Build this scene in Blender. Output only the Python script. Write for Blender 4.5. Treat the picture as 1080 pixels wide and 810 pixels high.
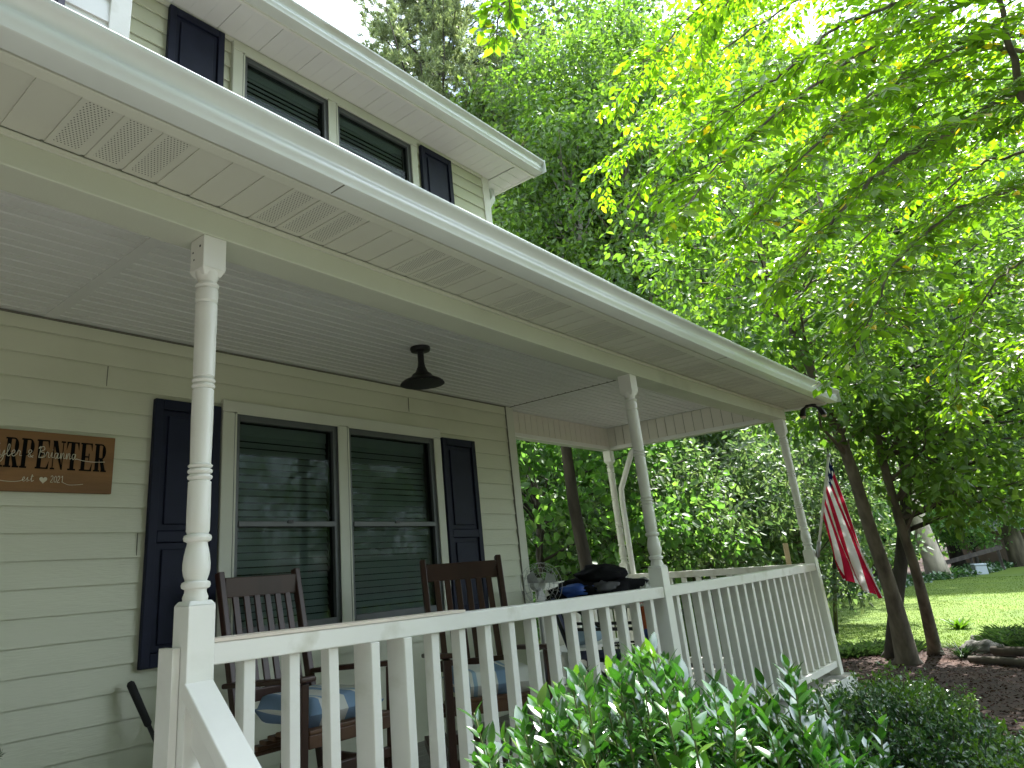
import bpy, math, random
import numpy as np
from mathutils import Vector, Matrix

R = math.radians
SC = bpy.context.scene
COL = SC.collection
for o in list(bpy.data.objects):
    bpy.data.objects.remove(o)

# ------------------------------------------------------------------ camera, sky, sun, exposure
F_PX, YAW, PITCH, ROLL = 746.75, 0.8503, 0.3310, -0.0742
CX, CY = 461.6, 348.1
CAM = np.array([-3.3436, -3.8607, 1.0667])
_fw = np.array([math.sin(YAW)*math.cos(PITCH), math.cos(YAW)*math.cos(PITCH), math.sin(PITCH)])
_r0 = np.array([math.cos(YAW), -math.sin(YAW), 0.0])
_u0 = np.cross(_r0, _fw)
_rt = _r0*math.cos(ROLL) + _u0*math.sin(ROLL)
_up = -_r0*math.sin(ROLL) + _u0*math.cos(ROLL)
cam_d = bpy.data.cameras.new('camera')
cam = bpy.data.objects.new('camera', cam_d)
COL.objects.link(cam)
cam.matrix_world = Matrix(((_rt[0], _up[0], -_fw[0], CAM[0]), (_rt[1], _up[1], -_fw[1], CAM[1]), (_rt[2], _up[2], -_fw[2], CAM[2]), (0, 0, 0, 1)))
cam_d.sensor_width = 36
cam_d.lens = 36*F_PX/1080
cam_d.shift_x = (540-CX)/1080
cam_d.shift_y = (CY-405)/1080
cam_d.clip_start = 0.05
cam_d.clip_end = 600
SC.camera = cam

SUN_EL, SUN_AZ = R(61), R(97)            # azimuth measured from +y towards +x: the sun stands beyond the trees on the right
sun_dir = Vector((math.sin(SUN_AZ)*math.cos(SUN_EL), math.cos(SUN_AZ)*math.cos(SUN_EL), math.sin(SUN_EL)))
W = bpy.data.worlds.new('World')
SC.world = W
W.use_nodes = True
nt = W.node_tree
nt.nodes.clear()
n_out = nt.nodes.new('ShaderNodeOutputWorld')
n_bg = nt.nodes.new('ShaderNodeBackground')
n_sky = nt.nodes.new('ShaderNodeTexSky')
n_sky.sky_type = 'NISHITA'
n_sky.sun_disc = False
n_sky.sun_elevation = SUN_EL
n_sky.sun_rotation = SUN_AZ
n_co = nt.nodes.new('ShaderNodeTexCoord')
n_no = nt.nodes.new('ShaderNodeTexNoise')
n_no.inputs['Scale'].default_value = 2.2
n_no.inputs['Detail'].default_value = 6
n_rp = nt.nodes.new('ShaderNodeValToRGB')
n_rp.color_ramp.elements[0].position = 0.36
n_rp.color_ramp.elements[1].position = 0.56
n_mx = nt.nodes.new('ShaderNodeMixRGB')
n_mx.inputs[2].default_value = (6.5, 7.3, 8.3, 1)      # cloud brightness in the sky texture's own units
nt.links.new(n_co.outputs['Generated'], n_no.inputs['Vector'])
nt.links.new(n_no.outputs['Fac'], n_rp.inputs['Fac'])
nt.links.new(n_rp.outputs['Color'], n_mx.inputs[0])
nt.links.new(n_sky.outputs['Color'], n_mx.inputs[1])
nt.links.new(n_mx.outputs['Color'], n_bg.inputs['Color'])
n_bg.inputs['Strength'].default_value = 0.15
nt.links.new(n_bg.outputs['Background'], n_out.inputs['Surface'])

sl = bpy.data.lights.new('sun', 'SUN')
sl.energy = 4.5
sl.angle = R(0.6)
sl.color = (1.0, 0.975, 0.93)
so = bpy.data.objects.new('sun', sl)
COL.objects.link(so)
so.rotation_euler = sun_dir.to_track_quat('Z', 'Y').to_euler()

SC.view_settings.view_transform = 'Standard'
SC.view_settings.look = 'None'
SC.view_settings.gamma = 1
SC.view_settings.use_curve_mapping = False
SC.view_settings.exposure = 2.08
SC.render.engine = 'CYCLES'
SC.cycles.max_bounces = 10
SC.cycles.diffuse_bounces = 5
SC.cycles.transmission_bounces = 6
SC.cycles.transparent_max_bounces = 12
SC.cycles.use_denoising = True
SC.cycles.sample_clamp_indirect = 6

# ------------------------------------------------------------------ measured dimensions (metres, porch floor = 0, house wall = y 0)
X1, X2, X3 = -2.151, 0.9277, 3.9954     # post axes
YP = -1.753                             # post line
XC = 1.995                              # house corner
ZB, ZBT, ZC = 2.252, 2.366, 2.4986      # beam bottom, beam top / soffit, porch ceiling
ZG = -0.45                              # ground
H = 0.0446
XL = -9.0                               # the house runs on to the left, out of frame


def sag(x, s):
    q = 1-((x-X2)/(X3-X2))**2
    return -s*max(q, -0.6)


def at(px, py, t):
    """point seen at a pixel of the photograph, t metres along the view axis"""
    v = _fw + _rt*((px-CX)/F_PX) - _up*((py-CY)/F_PX)
    return CAM + v*t


def on(px, py, ax, val):
    v = _fw + _rt*((px-CX)/F_PX) - _up*((py-CY)/F_PX)
    return CAM + v*((val-CAM[ax])/v[ax])


# ------------------------------------------------------------------ materials
MATS = {}


def newmat(name):
    m = bpy.data.materials.new(name)
    m.use_nodes = True
    m.node_tree.nodes.clear()
    o = m.node_tree.nodes.new('ShaderNodeOutputMaterial')
    MATS[name] = m
    return m, m.node_tree, o


def _noise(nt, scale, detail=5, coord='Object', vec_scale=None):
    c = nt.nodes.new('ShaderNodeTexCoord')
    n = nt.nodes.new('ShaderNodeTexNoise')
    n.inputs['Scale'].default_value = scale
    n.inputs['Detail'].default_value = detail
    if vec_scale:
        mp = nt.nodes.new('ShaderNodeMapping')
        mp.inputs['Scale'].default_value = vec_scale
        nt.links.new(c.outputs[coord], mp.inputs['Vector'])
        nt.links.new(mp.outputs['Vector'], n.inputs['Vector'])
    else:
        nt.links.new(c.outputs[coord], n.inputs['Vector'])
    return n


def mat(name, col, rough=0.5, var=0.12, nscale=6, bump=0.0, bscale=60, metal=0.0, spec=0.5, stretch=None, coat=0, dirt=None):
    m, nt, out = newmat(name)
    b = nt.nodes.new('ShaderNodeBsdfPrincipled')
    b.inputs['Roughness'].default_value = rough
    b.inputs['Metallic'].default_value = metal
    b.inputs['Specular IOR Level'].default_value = spec
    b.inputs['Coat Weight'].default_value = coat
    n = _noise(nt, nscale, 6, 'Object', stretch)
    r = nt.nodes.new('ShaderNodeValToRGB')
    c = np.array(col)
    r.color_ramp.elements[0].color = tuple(c*(1-var)) + (1,)
    r.color_ramp.elements[1].color = tuple(np.clip(c*(1+var), 0, 1)) + (1,)
    r.color_ramp.elements[0].position = 0.3
    r.color_ramp.elements[1].position = 0.7
    nt.links.new(n.outputs['Fac'], r.inputs['Fac'])
    src = r.outputs['Color']
    if dirt:
        n3 = _noise(nt, dirt[1], 8, 'Object', dirt[3] if len(dirt) > 3 else None)
        r3 = nt.nodes.new('ShaderNodeValToRGB')
        r3.color_ramp.elements[0].position = dirt[2]
        r3.color_ramp.elements[1].position = dirt[2]+0.16
        mx = nt.nodes.new('ShaderNodeMixRGB')
        mx.inputs[2].default_value = tuple(dirt[0]) + (1,)
        nt.links.new(n3.outputs['Fac'], r3.inputs['Fac'])
        nt.links.new(r3.outputs['Color'], mx.inputs[0])
        nt.links.new(src, mx.inputs[1])
        src = mx.outputs['Color']
    nt.links.new(src, b.inputs['Base Color'])
    if bump > 0:
        n2 = _noise(nt, bscale, 6, 'Object', stretch)
        bp = nt.nodes.new('ShaderNodeBump')
        bp.inputs['Strength'].default_value = bump
        bp.inputs['Distance'].default_value = 0.01
        nt.links.new(n2.outputs['Fac'], bp.inputs['Height'])
        nt.links.new(bp.outputs['Normal'], b.inputs['Normal'])
    nt.links.new(b.outputs['BSDF'], out.inputs['Surface'])
    return m


def leafmat(name, cols, trans=0.45, tint=(1.5, 1.7, 0.7), gloss=0.06, rough=0.4):
    """leaf: every leaf (mesh island) takes its own green; part of the light passes through"""
    m, nt, out = newmat(name)
    g = nt.nodes.new('ShaderNodeNewGeometry')
    r = nt.nodes.new('ShaderNodeValToRGB')
    el = r.color_ramp.elements
    while len(el) < len(cols):
        el.new(0.5)
    for i, (p, c) in enumerate(cols):
        el[i].position = p
        el[i].color = tuple(c) + (1,)
    nt.links.new(g.outputs['Random Per Island'], r.inputs['Fac'])
    d = nt.nodes.new('ShaderNodeBsdfDiffuse')
    t = nt.nodes.new('ShaderNodeBsdfTranslucent')
    mul = nt.nodes.new('ShaderNodeMixRGB')
    mul.blend_type = 'MULTIPLY'
    mul.inputs[0].default_value = 1
    mul.inputs[2].default_value = tuple(tint) + (1,)
    nt.links.new(r.outputs['Color'], mul.inputs[1])
    nt.links.new(r.outputs['Color'], d.inputs['Color'])
    nt.links.new(mul.outputs['Color'], t.inputs['Color'])
    mx = nt.nodes.new('ShaderNodeMixShader')
    mx.inputs[0].default_value = trans
    nt.links.new(d.outputs[0], mx.inputs[1])
    nt.links.new(t.outputs[0], mx.inputs[2])
    gl = nt.nodes.new('ShaderNodeBsdfGlossy')
    gl.inputs['Roughness'].default_value = rough
    gl.inputs['Color'].default_value = (1, 1, 1, 1)
    lw = nt.nodes.new('ShaderNodeLayerWeight')
    lw.inputs['Blend'].default_value = 0.5
    pw = nt.nodes.new('ShaderNodeMath')
    pw.operation = 'POWER'
    pw.inputs[1].default_value = 4.0
    fr = nt.nodes.new('ShaderNodeMath')
    fr.operation = 'MULTIPLY_ADD'
    fr.inputs[1].default_value = min(0.45, gloss*8)
    fr.inputs[2].default_value = gloss*0.9
    nt.links.new(lw.outputs['Facing'], pw.inputs[0])
    nt.links.new(pw.outputs[0], fr.inputs[0])
    mx2 = nt.nodes.new('ShaderNodeMixShader')
    nt.links.new(fr.outputs[0], mx2.inputs[0])
    nt.links.new(mx.outputs[0], mx2.inputs[1])
    nt.links.new(gl.outputs[0], mx2.inputs[2])
    nt.links.new(mx2.outputs[0], out.inputs['Surface'])
    return m


SIDING = mat('vinyl_siding', (0.60, 0.615, 0.485), 0.55, 0.04, 2.0, 0.12, 140, stretch=(0.12, 1, 1), dirt=((0.54, 0.555, 0.43), 1.1, 0.52))
TRIM = mat('cream_trim', (0.60, 0.615, 0.53), 0.5, 0.04, 3, 0.04, 90)
WHITE = mat('white_paint', (0.76, 0.76, 0.73), 0.45, 0.04, 5, 0.06, 70, dirt=((0.58, 0.57, 0.50), 3.0, 0.58))
POSTW = mat('post_paint', (0.74, 0.74, 0.70), 0.42, 0.03, 4, 0.03, 60, dirt=((0.60, 0.60, 0.54), 4.0, 0.60))
RAILW = mat('rail_paint', (0.74, 0.73, 0.69), 0.5, 0.05, 7, 0.10, 40, stretch=(0.4, 1, 1), dirt=((0.52, 0.50, 0.42), 5.0, 0.60))
BEAMM = mat('beam_wrap', (0.54, 0.565, 0.465), 0.5, 0.03, 3, 0.06, 120, dirt=((0.44, 0.46, 0.37), 2.0, 0.58))
CEILM = mat('beadboard_vinyl', (0.66, 0.67, 0.65), 0.5, 0.03, 3, 0.03, 120)
FRIEZE = mat('frieze_vinyl', (0.66, 0.63, 0.56), 0.5, 0.03, 3, 0.03, 120)
GUTTER = mat('gutter_enamel', (0.64, 0.685, 0.665), 0.24, 0.04, 4, 0.02, 30, spec=0.6, dirt=((0.46, 0.46, 0.40), 3.5, 0.60, (0.35, 1, 1)))
GROOVE = mat('groove_gap', (0.16, 0.16, 0.13), 0.9, 0.1)
NAVY = mat('navy_shutter', (0.011, 0.014, 0.034), 0.55, 0.15, 10, 0.08, 90, spec=0.2)
SASH = mat('dark_sash', (0.085, 0.095, 0.100), 0.4, 0.08)
BLIND = mat('blind_slat', (0.60, 0.64, 0.64), 0.55, 0.06)
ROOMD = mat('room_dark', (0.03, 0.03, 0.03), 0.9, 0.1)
SHINGLE = mat('roof_shingle', (0.11, 0.10, 0.09), 0.95, 0.3, 30, 0.5, 60)
DECK = mat('deck_boards', (0.24, 0.235, 0.22), 0.75, 0.2, 5, 0.2, 40, stretch=(1, 8, 1))
FOUND = mat('lattice_skirt', (0.45, 0.43, 0.38), 0.8, 0.1)
IRON = mat('black_iron', (0.008, 0.008, 0.010), 0.45, 0.2, 10, 0.03, 60)
WALNUT = mat('walnut_wood', (0.046, 0.018, 0.011), 0.42, 0.35, 5, 0.08, 30, stretch=(1, 1, 0.15))
SEATW = mat('seat_wood', (0.10, 0.045, 0.022), 0.5, 0.3, 8, 0.1, 30)
STEEL = mat('grey_steel', (0.42, 0.43, 0.44), 0.35, 0.1, 10, metal=0.6)
BARK = mat('brown_bark', (0.125, 0.104, 0.080), 0.95, 0.5, 9, 1.0, 26, stretch=(1, 1, 0.25))
BARKG = mat('grey_bark', (0.20, 0.185, 0.155), 0.9, 0.45, 8, 0.7, 26, stretch=(1, 1, 0.4))
BARKD = mat('dark_bark', (0.050, 0.043, 0.036), 0.95, 0.5, 9, 0.9, 26, stretch=(1, 1, 0.25))
BARKP = mat('pale_bark', (0.42, 0.36, 0.29), 0.9, 0.25, 6, 0.6, 20, stretch=(1, 1, 0.3), dirt=((0.12, 0.10, 0.08), 2.5, 0.60))
STONE = mat('field_stone', (0.105, 0.10, 0.088), 0.9, 0.35, 7, 0.5, 18)
LOGM = mat('weathered_timber', (0.062, 0.050, 0.038), 0.9, 0.35, 6, 0.5, 20, stretch=(0.3, 1, 1))
PINEW = mat('pine_stake', (0.50, 0.38, 0.24), 0.8, 0.15, 6)
STEM = mat('green_stem', (0.10, 0.13, 0.035), 0.6, 0.2)
TWIG = mat('brown_twig', (0.08, 0.065, 0.045), 0.9, 0.3)

LEAF_BEECH = leafmat('beech_leaf', [(0.0, (0.070, 0.140, 0.010)), (0.5, (0.105, 0.190, 0.014)), (0.98, (0.150, 0.235, 0.018)), (0.99, (0.55, 0.36, 0.02))], 0.62, (2.0, 2.25, 0.5), 0.035, 0.45)
LEAF_MID = leafmat('maple_leaf', [(0.0, (0.045, 0.095, 0.018)), (0.5, (0.075, 0.140, 0.026)), (1.0, (0.110, 0.175, 0.030))], 0.55, (2.0, 2.2, 0.8), 0.028, 0.5)
LEAF_PALE = leafmat('tulip_leaf', [(0.0, (0.065, 0.125, 0.026)), (0.5, (0.095, 0.165, 0.034)), (1.0, (0.135, 0.200, 0.045))], 0.56, (1.9, 2.1, 0.9), 0.028, 0.5)
LEAF_DARK = leafmat('oak_leaf', [(0.0, (0.030, 0.068, 0.020)), (0.6, (0.055, 0.105, 0.030)), (1.0, (0.085, 0.135, 0.040))], 0.48, (2.2, 2.4, 0.9), 0.028, 0.5)
LEAF_BUSH = leafmat('redbud_leaf', [(0.0, (0.050, 0.120, 0.034)), (0.6, (0.085, 0.175, 0.050)), (1.0, (0.130, 0.220, 0.065))], 0.52, (2.2, 2.4, 1.0), 0.028, 0.5)
LEAF_VIB = leafmat('viburnum_leaf', [(0.0, (0.045, 0.085, 0.042)), (0.6, (0.085, 0.130, 0.066)), (1.0, (0.145, 0.185, 0.105))], 0.45, (1.9, 2.1, 1.0), 0.028, 0.5)
LEAF_LAUREL = leafmat('laurel_leaf', [(0.0, (0.018, 0.070, 0.014)), (0.6, (0.034, 0.105, 0.018)), (0.93, (0.060, 0.150, 0.024)), (1.0, (0.12, 0.20, 0.03))], 0.30, (1.8, 2.1, 0.6), 0.125, 0.17)
LEAF_HOLLY = leafmat('holly_leaf', [(0.0, (0.020, 0.058, 0.022)), (0.75, (0.040, 0.098, 0.032)), (1.0, (0.080, 0.150, 0.040))], 0.28, (1.6, 1.9, 0.6), 0.07, 0.28)
LEAF_TIP = leafmat('fresh_leaf', [(0.0, (0.055, 0.125, 0.016)), (1.0, (0.095, 0.175, 0.024))], 0.45, (1.6, 1.7, 0.6), 0.05, 0.35)
LEAF_LIRI = leafmat('liriope_blade', [(0.0, (0.014, 0.034, 0.016)), (1.0, (0.040, 0.068, 0.032))], 0.25, (1.5, 1.7, 0.7), 0.012, 0.6)
LEAF_GRASS = leafmat('grass_blade', [(0.0, (0.045, 0.090, 0.005)), (0.6, (0.070, 0.125, 0.006)), (1.0, (0.105, 0.145, 0.014))], 0.40, (1.5, 1.6, 0.4), 0.006, 0.7)
NEEDLE = leafmat('pine_needle', [(0.0, (0.100, 0.140, 0.065)), (0.6, (0.165, 0.205, 0.105)), (1.0, (0.230, 0.255, 0.140))], 0.45, (1.7, 1.8, 1.1), 0.03, 0.5)


def glass_mat():
    m, nt, out = newmat('screened_glass')
    tr = nt.nodes.new('ShaderNodeBsdfTransparent')
    tr.inputs['Color'].default_value = (0.60, 0.65, 0.635, 1)
    gl = nt.nodes.new('ShaderNodeBsdfGlossy')
    gl.inputs['Roughness'].default_value = 0.04
    gl.inputs['Color'].default_value = (0.19, 0.21, 0.205, 1)
    lw = nt.nodes.new('ShaderNodeLayerWeight')
    lw.inputs['Blend'].default_value = 0.5
    pw = nt.nodes.new('ShaderNodeMath')
    pw.operation = 'POWER'
    pw.inputs[1].default_value = 5.0
    fr = nt.nodes.new('ShaderNodeMath')
    fr.operation = 'MULTIPLY_ADD'
    fr.inputs[1].default_value = 0.9
    fr.inputs[2].default_value = 0.045
    nt.links.new(lw.outputs['Facing'], pw.inputs[0])
    nt.links.new(pw.outputs[0], fr.inputs[0])
    mx = nt.nodes.new('ShaderNodeMixShader')
    nt.links.new(fr.outputs[0], mx.inputs[0])
    nt.links.new(tr.outputs[0], mx.inputs[1])
    nt.links.new(gl.outputs[0], mx.inputs[2])
    nt.links.new(mx.outputs[0], out.inputs['Surface'])
    return m


GLASS = glass_mat()


def vent_mat():
    """soffit vinyl: every other group of three panels is punched with small holes"""
    m, nt, out = newmat('vented_soffit')
    L = nt.links
    b = nt.nodes.new('ShaderNodeBsdfPrincipled')
    b.inputs['Roughness'].default_value = 0.55
    c = nt.nodes.new('ShaderNodeTexCoord')
    s = nt.nodes.new('ShaderNodeSeparateXYZ')
    L.new(c.outputs['Object'], s.inputs[0])

    def M(op, a, bb=None, cc=None):
        n = nt.nodes.new('ShaderNodeMath')
        n.operation = op
        for i, v in enumerate((a, bb, cc)):
            if v is None:
                continue
            if isinstance(v, (int, float)):
                n.inputs[i].default_value = v
            else:
                L.new(v, n.inputs[i])
        return n.outputs[0]
    P = 0.1185
    xs = M('ADD', s.outputs[0], 2.753 + P*60)
    grp = M('FRACT', M('DIVIDE', xs, P*6))
    vent = M('LESS_THAN', grp, 0.5)
    inp = M('FRACT', M('DIVIDE', xs, P))
    mid = M('MULTIPLY', M('GREATER_THAN', inp, 0.24), M('LESS_THAN', inp, 0.86))
    yy = M('ADD', s.outputs[1], 4.0)
    ylim = M('MULTIPLY', M('LESS_THAN', s.outputs[1], -1.835), M('GREATER_THAN', s.outputs[1], -2.10))
    gx = M('DIVIDE', xs, 0.0105)
    gy = M('DIVIDE', yy, 0.0105)
    row = M('MULTIPLY', M('MODULO', M('FLOOR', gy), 2.0), 0.5)
    fx = M('SUBTRACT', M('FRACT', M('ADD', gx, row)), 0.5)
    fy = M('SUBTRACT', M('FRACT', gy), 0.5)
    rr = M('ADD', M('MULTIPLY', fx, fx), M('MULTIPLY', fy, fy))
    hole = M('LESS_THAN', rr, 0.05)
    mask = M('MULTIPLY', M('MULTIPLY', hole, mid), M('MULTIPLY', vent, ylim))
    mx = nt.nodes.new('ShaderNodeMixRGB')
    mx.inputs[1].default_value = (0.55, 0.56, 0.485, 1)
    mx.inputs[2].default_value = (0.03, 0.03, 0.025, 1)
    L.new(mask, mx.inputs[0])
    L.new(mx.outputs[0], b.inputs['Base Color'])
    L.new(b.outputs[0], out.inputs['Surface'])
    return m


VENT = vent_mat()

# ------------------------------------------------------------------ mesh helpers


def rot_to(d):
    return Vector(d).normalized().to_track_quat('Z', 'Y').to_matrix()


class MB:
    def __init__(s):
        s.v, s.f, s.uv = [], [], []

    def add(s, vs, fs):
        k = len(s.v)
        s.v += [tuple(v) for v in vs]
        s.f += [tuple(i+k for i in f) for f in fs]
        return s

    def box(s, x0, x1, y0, y1, z0, z1):
        return s.add([(x0, y0, z0), (x1, y0, z0), (x1, y1, z0), (x0, y1, z0), (x0, y0, z1), (x1, y0, z1), (x1, y1, z1), (x0, y1, z1)],
                     [(0, 3, 2, 1), (4, 5, 6, 7), (0, 1, 5, 4), (1, 2, 6, 5), (2, 3, 7, 6), (3, 0, 4, 7)])

    def bar(s, a, b, w, h, up=(0, 0, 1)):
        """rectangular bar from a to b, w across and h along 'up'"""
        a, b = Vector(a), Vector(b)
        d = (b-a).normalized()
        sd = d.cross(Vector(up)).normalized()
        u = sd.cross(d).normalized()
        vs = []
        for p in (a, b):
            for i, j in ((-1, -1), (1, -1), (1, 1), (-1, 1)):
                vs.append(p + sd*(i*w/2) + u*(j*h/2))
        return s.add(vs, [(3, 2, 1, 0), (4, 5, 6, 7), (0, 1, 5, 4), (1, 2, 6, 5), (2, 3, 7, 6), (3, 0, 4, 7)])

    def tube(s, pts, rad, n=8, cap=True):
        pts = [Vector(p) for p in pts]
        if not hasattr(rad, '__len__'):
            rad = [rad]*len(pts)
        k = len(s.v)
        prev = None
        for i, p in enumerate(pts):
            d = (pts[min(i+1, len(pts)-1)]-pts[max(i-1, 0)])
            d = d.normalized() if d.length > 1e-9 else Vector((0, 0, 1))
            if prev is None:
                a = d.orthogonal().normalized()
            else:
                a = (prev - d*prev.dot(d))
                a = a.normalized() if a.length > 1e-6 else d.orthogonal().normalized()
            prev = a
            b = d.cross(a)
            for j in range(n):
                t = 2*math.pi*j/n
                s.v.append(tuple(p + (a*math.cos(t)+b*math.sin(t))*rad[i]))
        for i in range(len(pts)-1):
            for j in range(n):
                s.f.append((k+i*n+j, k+i*n+(j+1) % n, k+(i+1)*n+(j+1) % n, k+(i+1)*n+j))
        if cap:
            s.f.append(tuple(k+j for j in reversed(range(n))))
            s.f.append(tuple(k+(len(pts)-1)*n+j for j in range(n)))
        return s

    def lathe(s, prof, c, n=28, cap=True):
        return s.tube([(c[0], c[1], c[2]+z) for r, z in prof], [r for r, z in prof], n, cap)

    def ext_x(s, prof, x0, x1, sg=0.0, step=0.3, cap=True, closed=True):
        """profile of (y, z) run along x; sg is the sag of the old porch front at mid span"""
        n = max(1, int(abs(x1-x0)/step))
        k = len(s.v)
        m = len(prof)
        for i in range(n+1):
            x = x0+(x1-x0)*i/n
            dz = sag(x, sg) if sg else 0
            for y, z in prof:
                s.v.append((x, y, z+dz))
        for i in range(n):
            for j in range(m if closed else m-1):
                a, b = k+i*m+j, k+i*m+(j+1) % m
                s.f.append((a, b, b+m, a+m))
        if cap and closed:
            s.f.append(tuple(k+j for j in range(m)))
            s.f.append(tuple(k+n*m+j for j in reversed(range(m))))
        return s

    def build(s, name, m, parent=None, smooth=False, bevel=0.0):
        me = bpy.data.meshes.new(name)
        me.from_pydata(s.v, [], s.f)
        me.validate()
        if m:
            me.materials.append(m)
        if smooth:
            me.polygons.foreach_set('use_smooth', [True]*len(me.polygons))
        me.update()
        o = bpy.data.objects.new(name, me)
        COL.objects.link(o)
        if parent:
            o.parent = parent
        if bevel:
            b = o.modifiers.new('bevel', 'BEVEL')
            b.width = bevel
            b.segments = 2
            b.limit_method = 'ANGLE'
        return o


def autosmooth(o, ang=40):
    o.data.polygons.foreach_set('use_smooth', [True]*len(o.data.polygons))
    m = o.modifiers.new('edge', 'EDGE_SPLIT')
    m.split_angle = R(ang)
    return o


def tag(o, label=None, cat=None, group=None, kind=None):
    if label:
        o['label'] = label
    if cat:
        o['category'] = cat
    if group:
        o['group'] = group
    if kind:
        o['kind'] = kind
    return o


def empty(name, loc=(0, 0, 0), rz=0.0, label=None, cat=None, group=None, parent=None):
    o = bpy.data.objects.new(name, None)
    COL.objects.link(o)
    o.location = loc
    o.rotation_euler = (0, 0, rz)
    o.empty_display_size = 0.2
    if parent:
        o.parent = parent
    return tag(o, label, cat, group)


def copy_tree(o, parent=None):
    c = o.copy()
    COL.objects.link(c)
    c.parent = parent
    for ch in list(o.children):
        copy_tree(ch, c)
    return c


def np_mesh(name, V, faces, m, parent=None, smooth=False):
    """V: (n,3); faces: list of (k,q) index arrays"""
    me = bpy.data.meshes.new(name)
    me.vertices.add(len(V))
    me.vertices.foreach_set('co', np.ascontiguousarray(V, np.float32).ravel())
    loops = np.concatenate([f.ravel() for f in faces]).astype(np.int32)
    tot = np.concatenate([np.full(len(f), f.shape[1]) for f in faces]).astype(np.int32)
    st = np.concatenate([[0], np.cumsum(tot)[:-1]]).astype(np.int32)
    me.loops.add(len(loops))
    me.loops.foreach_set('vertex_index', loops)
    me.polygons.add(len(tot))
    me.polygons.foreach_set('loop_start', st)
    me.polygons.foreach_set('loop_total', tot)
    if smooth:
        me.polygons.foreach_set('use_smooth', np.ones(len(tot), bool))
    me.update(calc_edges=True)
    if m:
        me.materials.append(m)
    o = bpy.data.objects.new(name, me)
    COL.objects.link(o)
    if parent:
        o.parent = parent
    return o


def unit(a):
    return a/np.maximum(np.linalg.norm(a, axis=-1, keepdims=True), 1e-9)


def leaf_geo(P, D, N, L, Wd, shape='diamond', fold=0.12, droop=0.15):
    """leaves at P pointing along D, facing N. returns vertices, list of face arrays"""
    P, D, N = np.asarray(P, float), unit(np.asarray(D, float)), np.asarray(N, float)
    S = unit(np.cross(D, N))
    N = np.cross(S, D)
    n = len(P)
    L = np.broadcast_to(np.asarray(L, float), (n,))[:, None]
    Wd = np.broadcast_to(np.asarray(Wd, float), (n,))[:, None]
    idx = np.arange(n)[:, None]
    if shape == 'diamond':
        a = P
        c = P + D*L - N*L*droop
        m = P + D*L*0.45
        b = m + S*Wd*0.5 + N*Wd*fold
        e = m - S*Wd*0.5 + N*Wd*fold
        V = np.stack([a, b, c, e], 1).reshape(-1, 3)
        k = idx*4
        return V, [np.hstack([k, k+1, k+2]), np.hstack([k, k+2, k+3])]
    if shape == 'oval':
        rows = [(0.30, 0.46, 0.02), (0.66, 0.40, 0.35)]
        a = P
        t = P + D*L - N*L*droop
        vs = [a]
        for f, w, q in rows:
            vs.append(P + D*L*f + S*Wd*w + N*Wd*fold - N*L*droop*q)
        vs.append(t)
        for f, w, q in reversed(rows):
            vs.append(P + D*L*f - S*Wd*w + N*Wd*fold - N*L*droop*q)
        V = np.stack(vs, 1).reshape(-1, 3)
        k = idx*6
        return V, [np.hstack([k, k+1, k+2, k+3]), np.hstack([k, k+3, k+4, k+5])]
    # full: curved blade with a midrib, 4 rows
    fr = np.array([0.0, 0.12, 0.32, 0.56, 0.80, 1.0])
    wd = np.array([0.05, 0.30, 0.50, 0.48, 0.28, 0.0])
    vs = []
    for f, w in zip(fr, wd):
        c = P + D*L*f - N*L*droop*f*f
        vs += [c + S*Wd*w + N*Wd*fold*(w*2), c, c - S*Wd*w + N*Wd*fold*(w*2)]
    V = np.stack(vs, 1).reshape(-1, 3)
    k = idx*18
    fs = []
    for i in range(5):
        r = k+i*3
        fs.append(np.hstack([r, r+3, r+4, r+1]))
        fs.append(np.hstack([r+1, r+4, r+5, r+2]))
    return V, fs


def leaves(name, P, D, N, L, Wd, m, parent=None, shape='diamond', fold=0.12, droop=0.15, smooth=False):
    V, F = leaf_geo(P, D, N, L, Wd, shape, fold, droop)
    return np_mesh(name, V, F, m, parent, smooth)


def clump_leaves(rng, C, rad, per, L, flat=0.75, upb=0.5):
    """leaves scattered through clumps at C; mostly facing up and out"""
    n = len(C)*per
    u = unit(rng.normal(size=(n, 3)))
    rr = rng.random(n)**0.45
    rad = np.repeat(np.broadcast_to(np.asarray(rad, float), (len(C),)), per)
    off = u*rr[:, None]*rad[:, None]
    off[:, 2] *= flat
    P = np.repeat(C, per, 0)+off
    D = unit(u*0.7 + rng.normal(size=(n, 3))*0.6 + np.array([0, 0, -0.25]))
    N = unit(rng.normal(size=(n, 3))*0.55 + np.array([0, 0, upb]) + u*0.35)
    Ls = L*rng.uniform(0.65, 1.25, n)
    return P, D, N, Ls


# ================================================================== GROUND
def ground_z(x, y):
    r = math.hypot(x-8, y)
    return ZG + 0.05*math.sin(x*0.7+1)*math.cos(y*0.6) * min(1, max(0, (r-1)/6)) + max(0, r-34)*0.035


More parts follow.
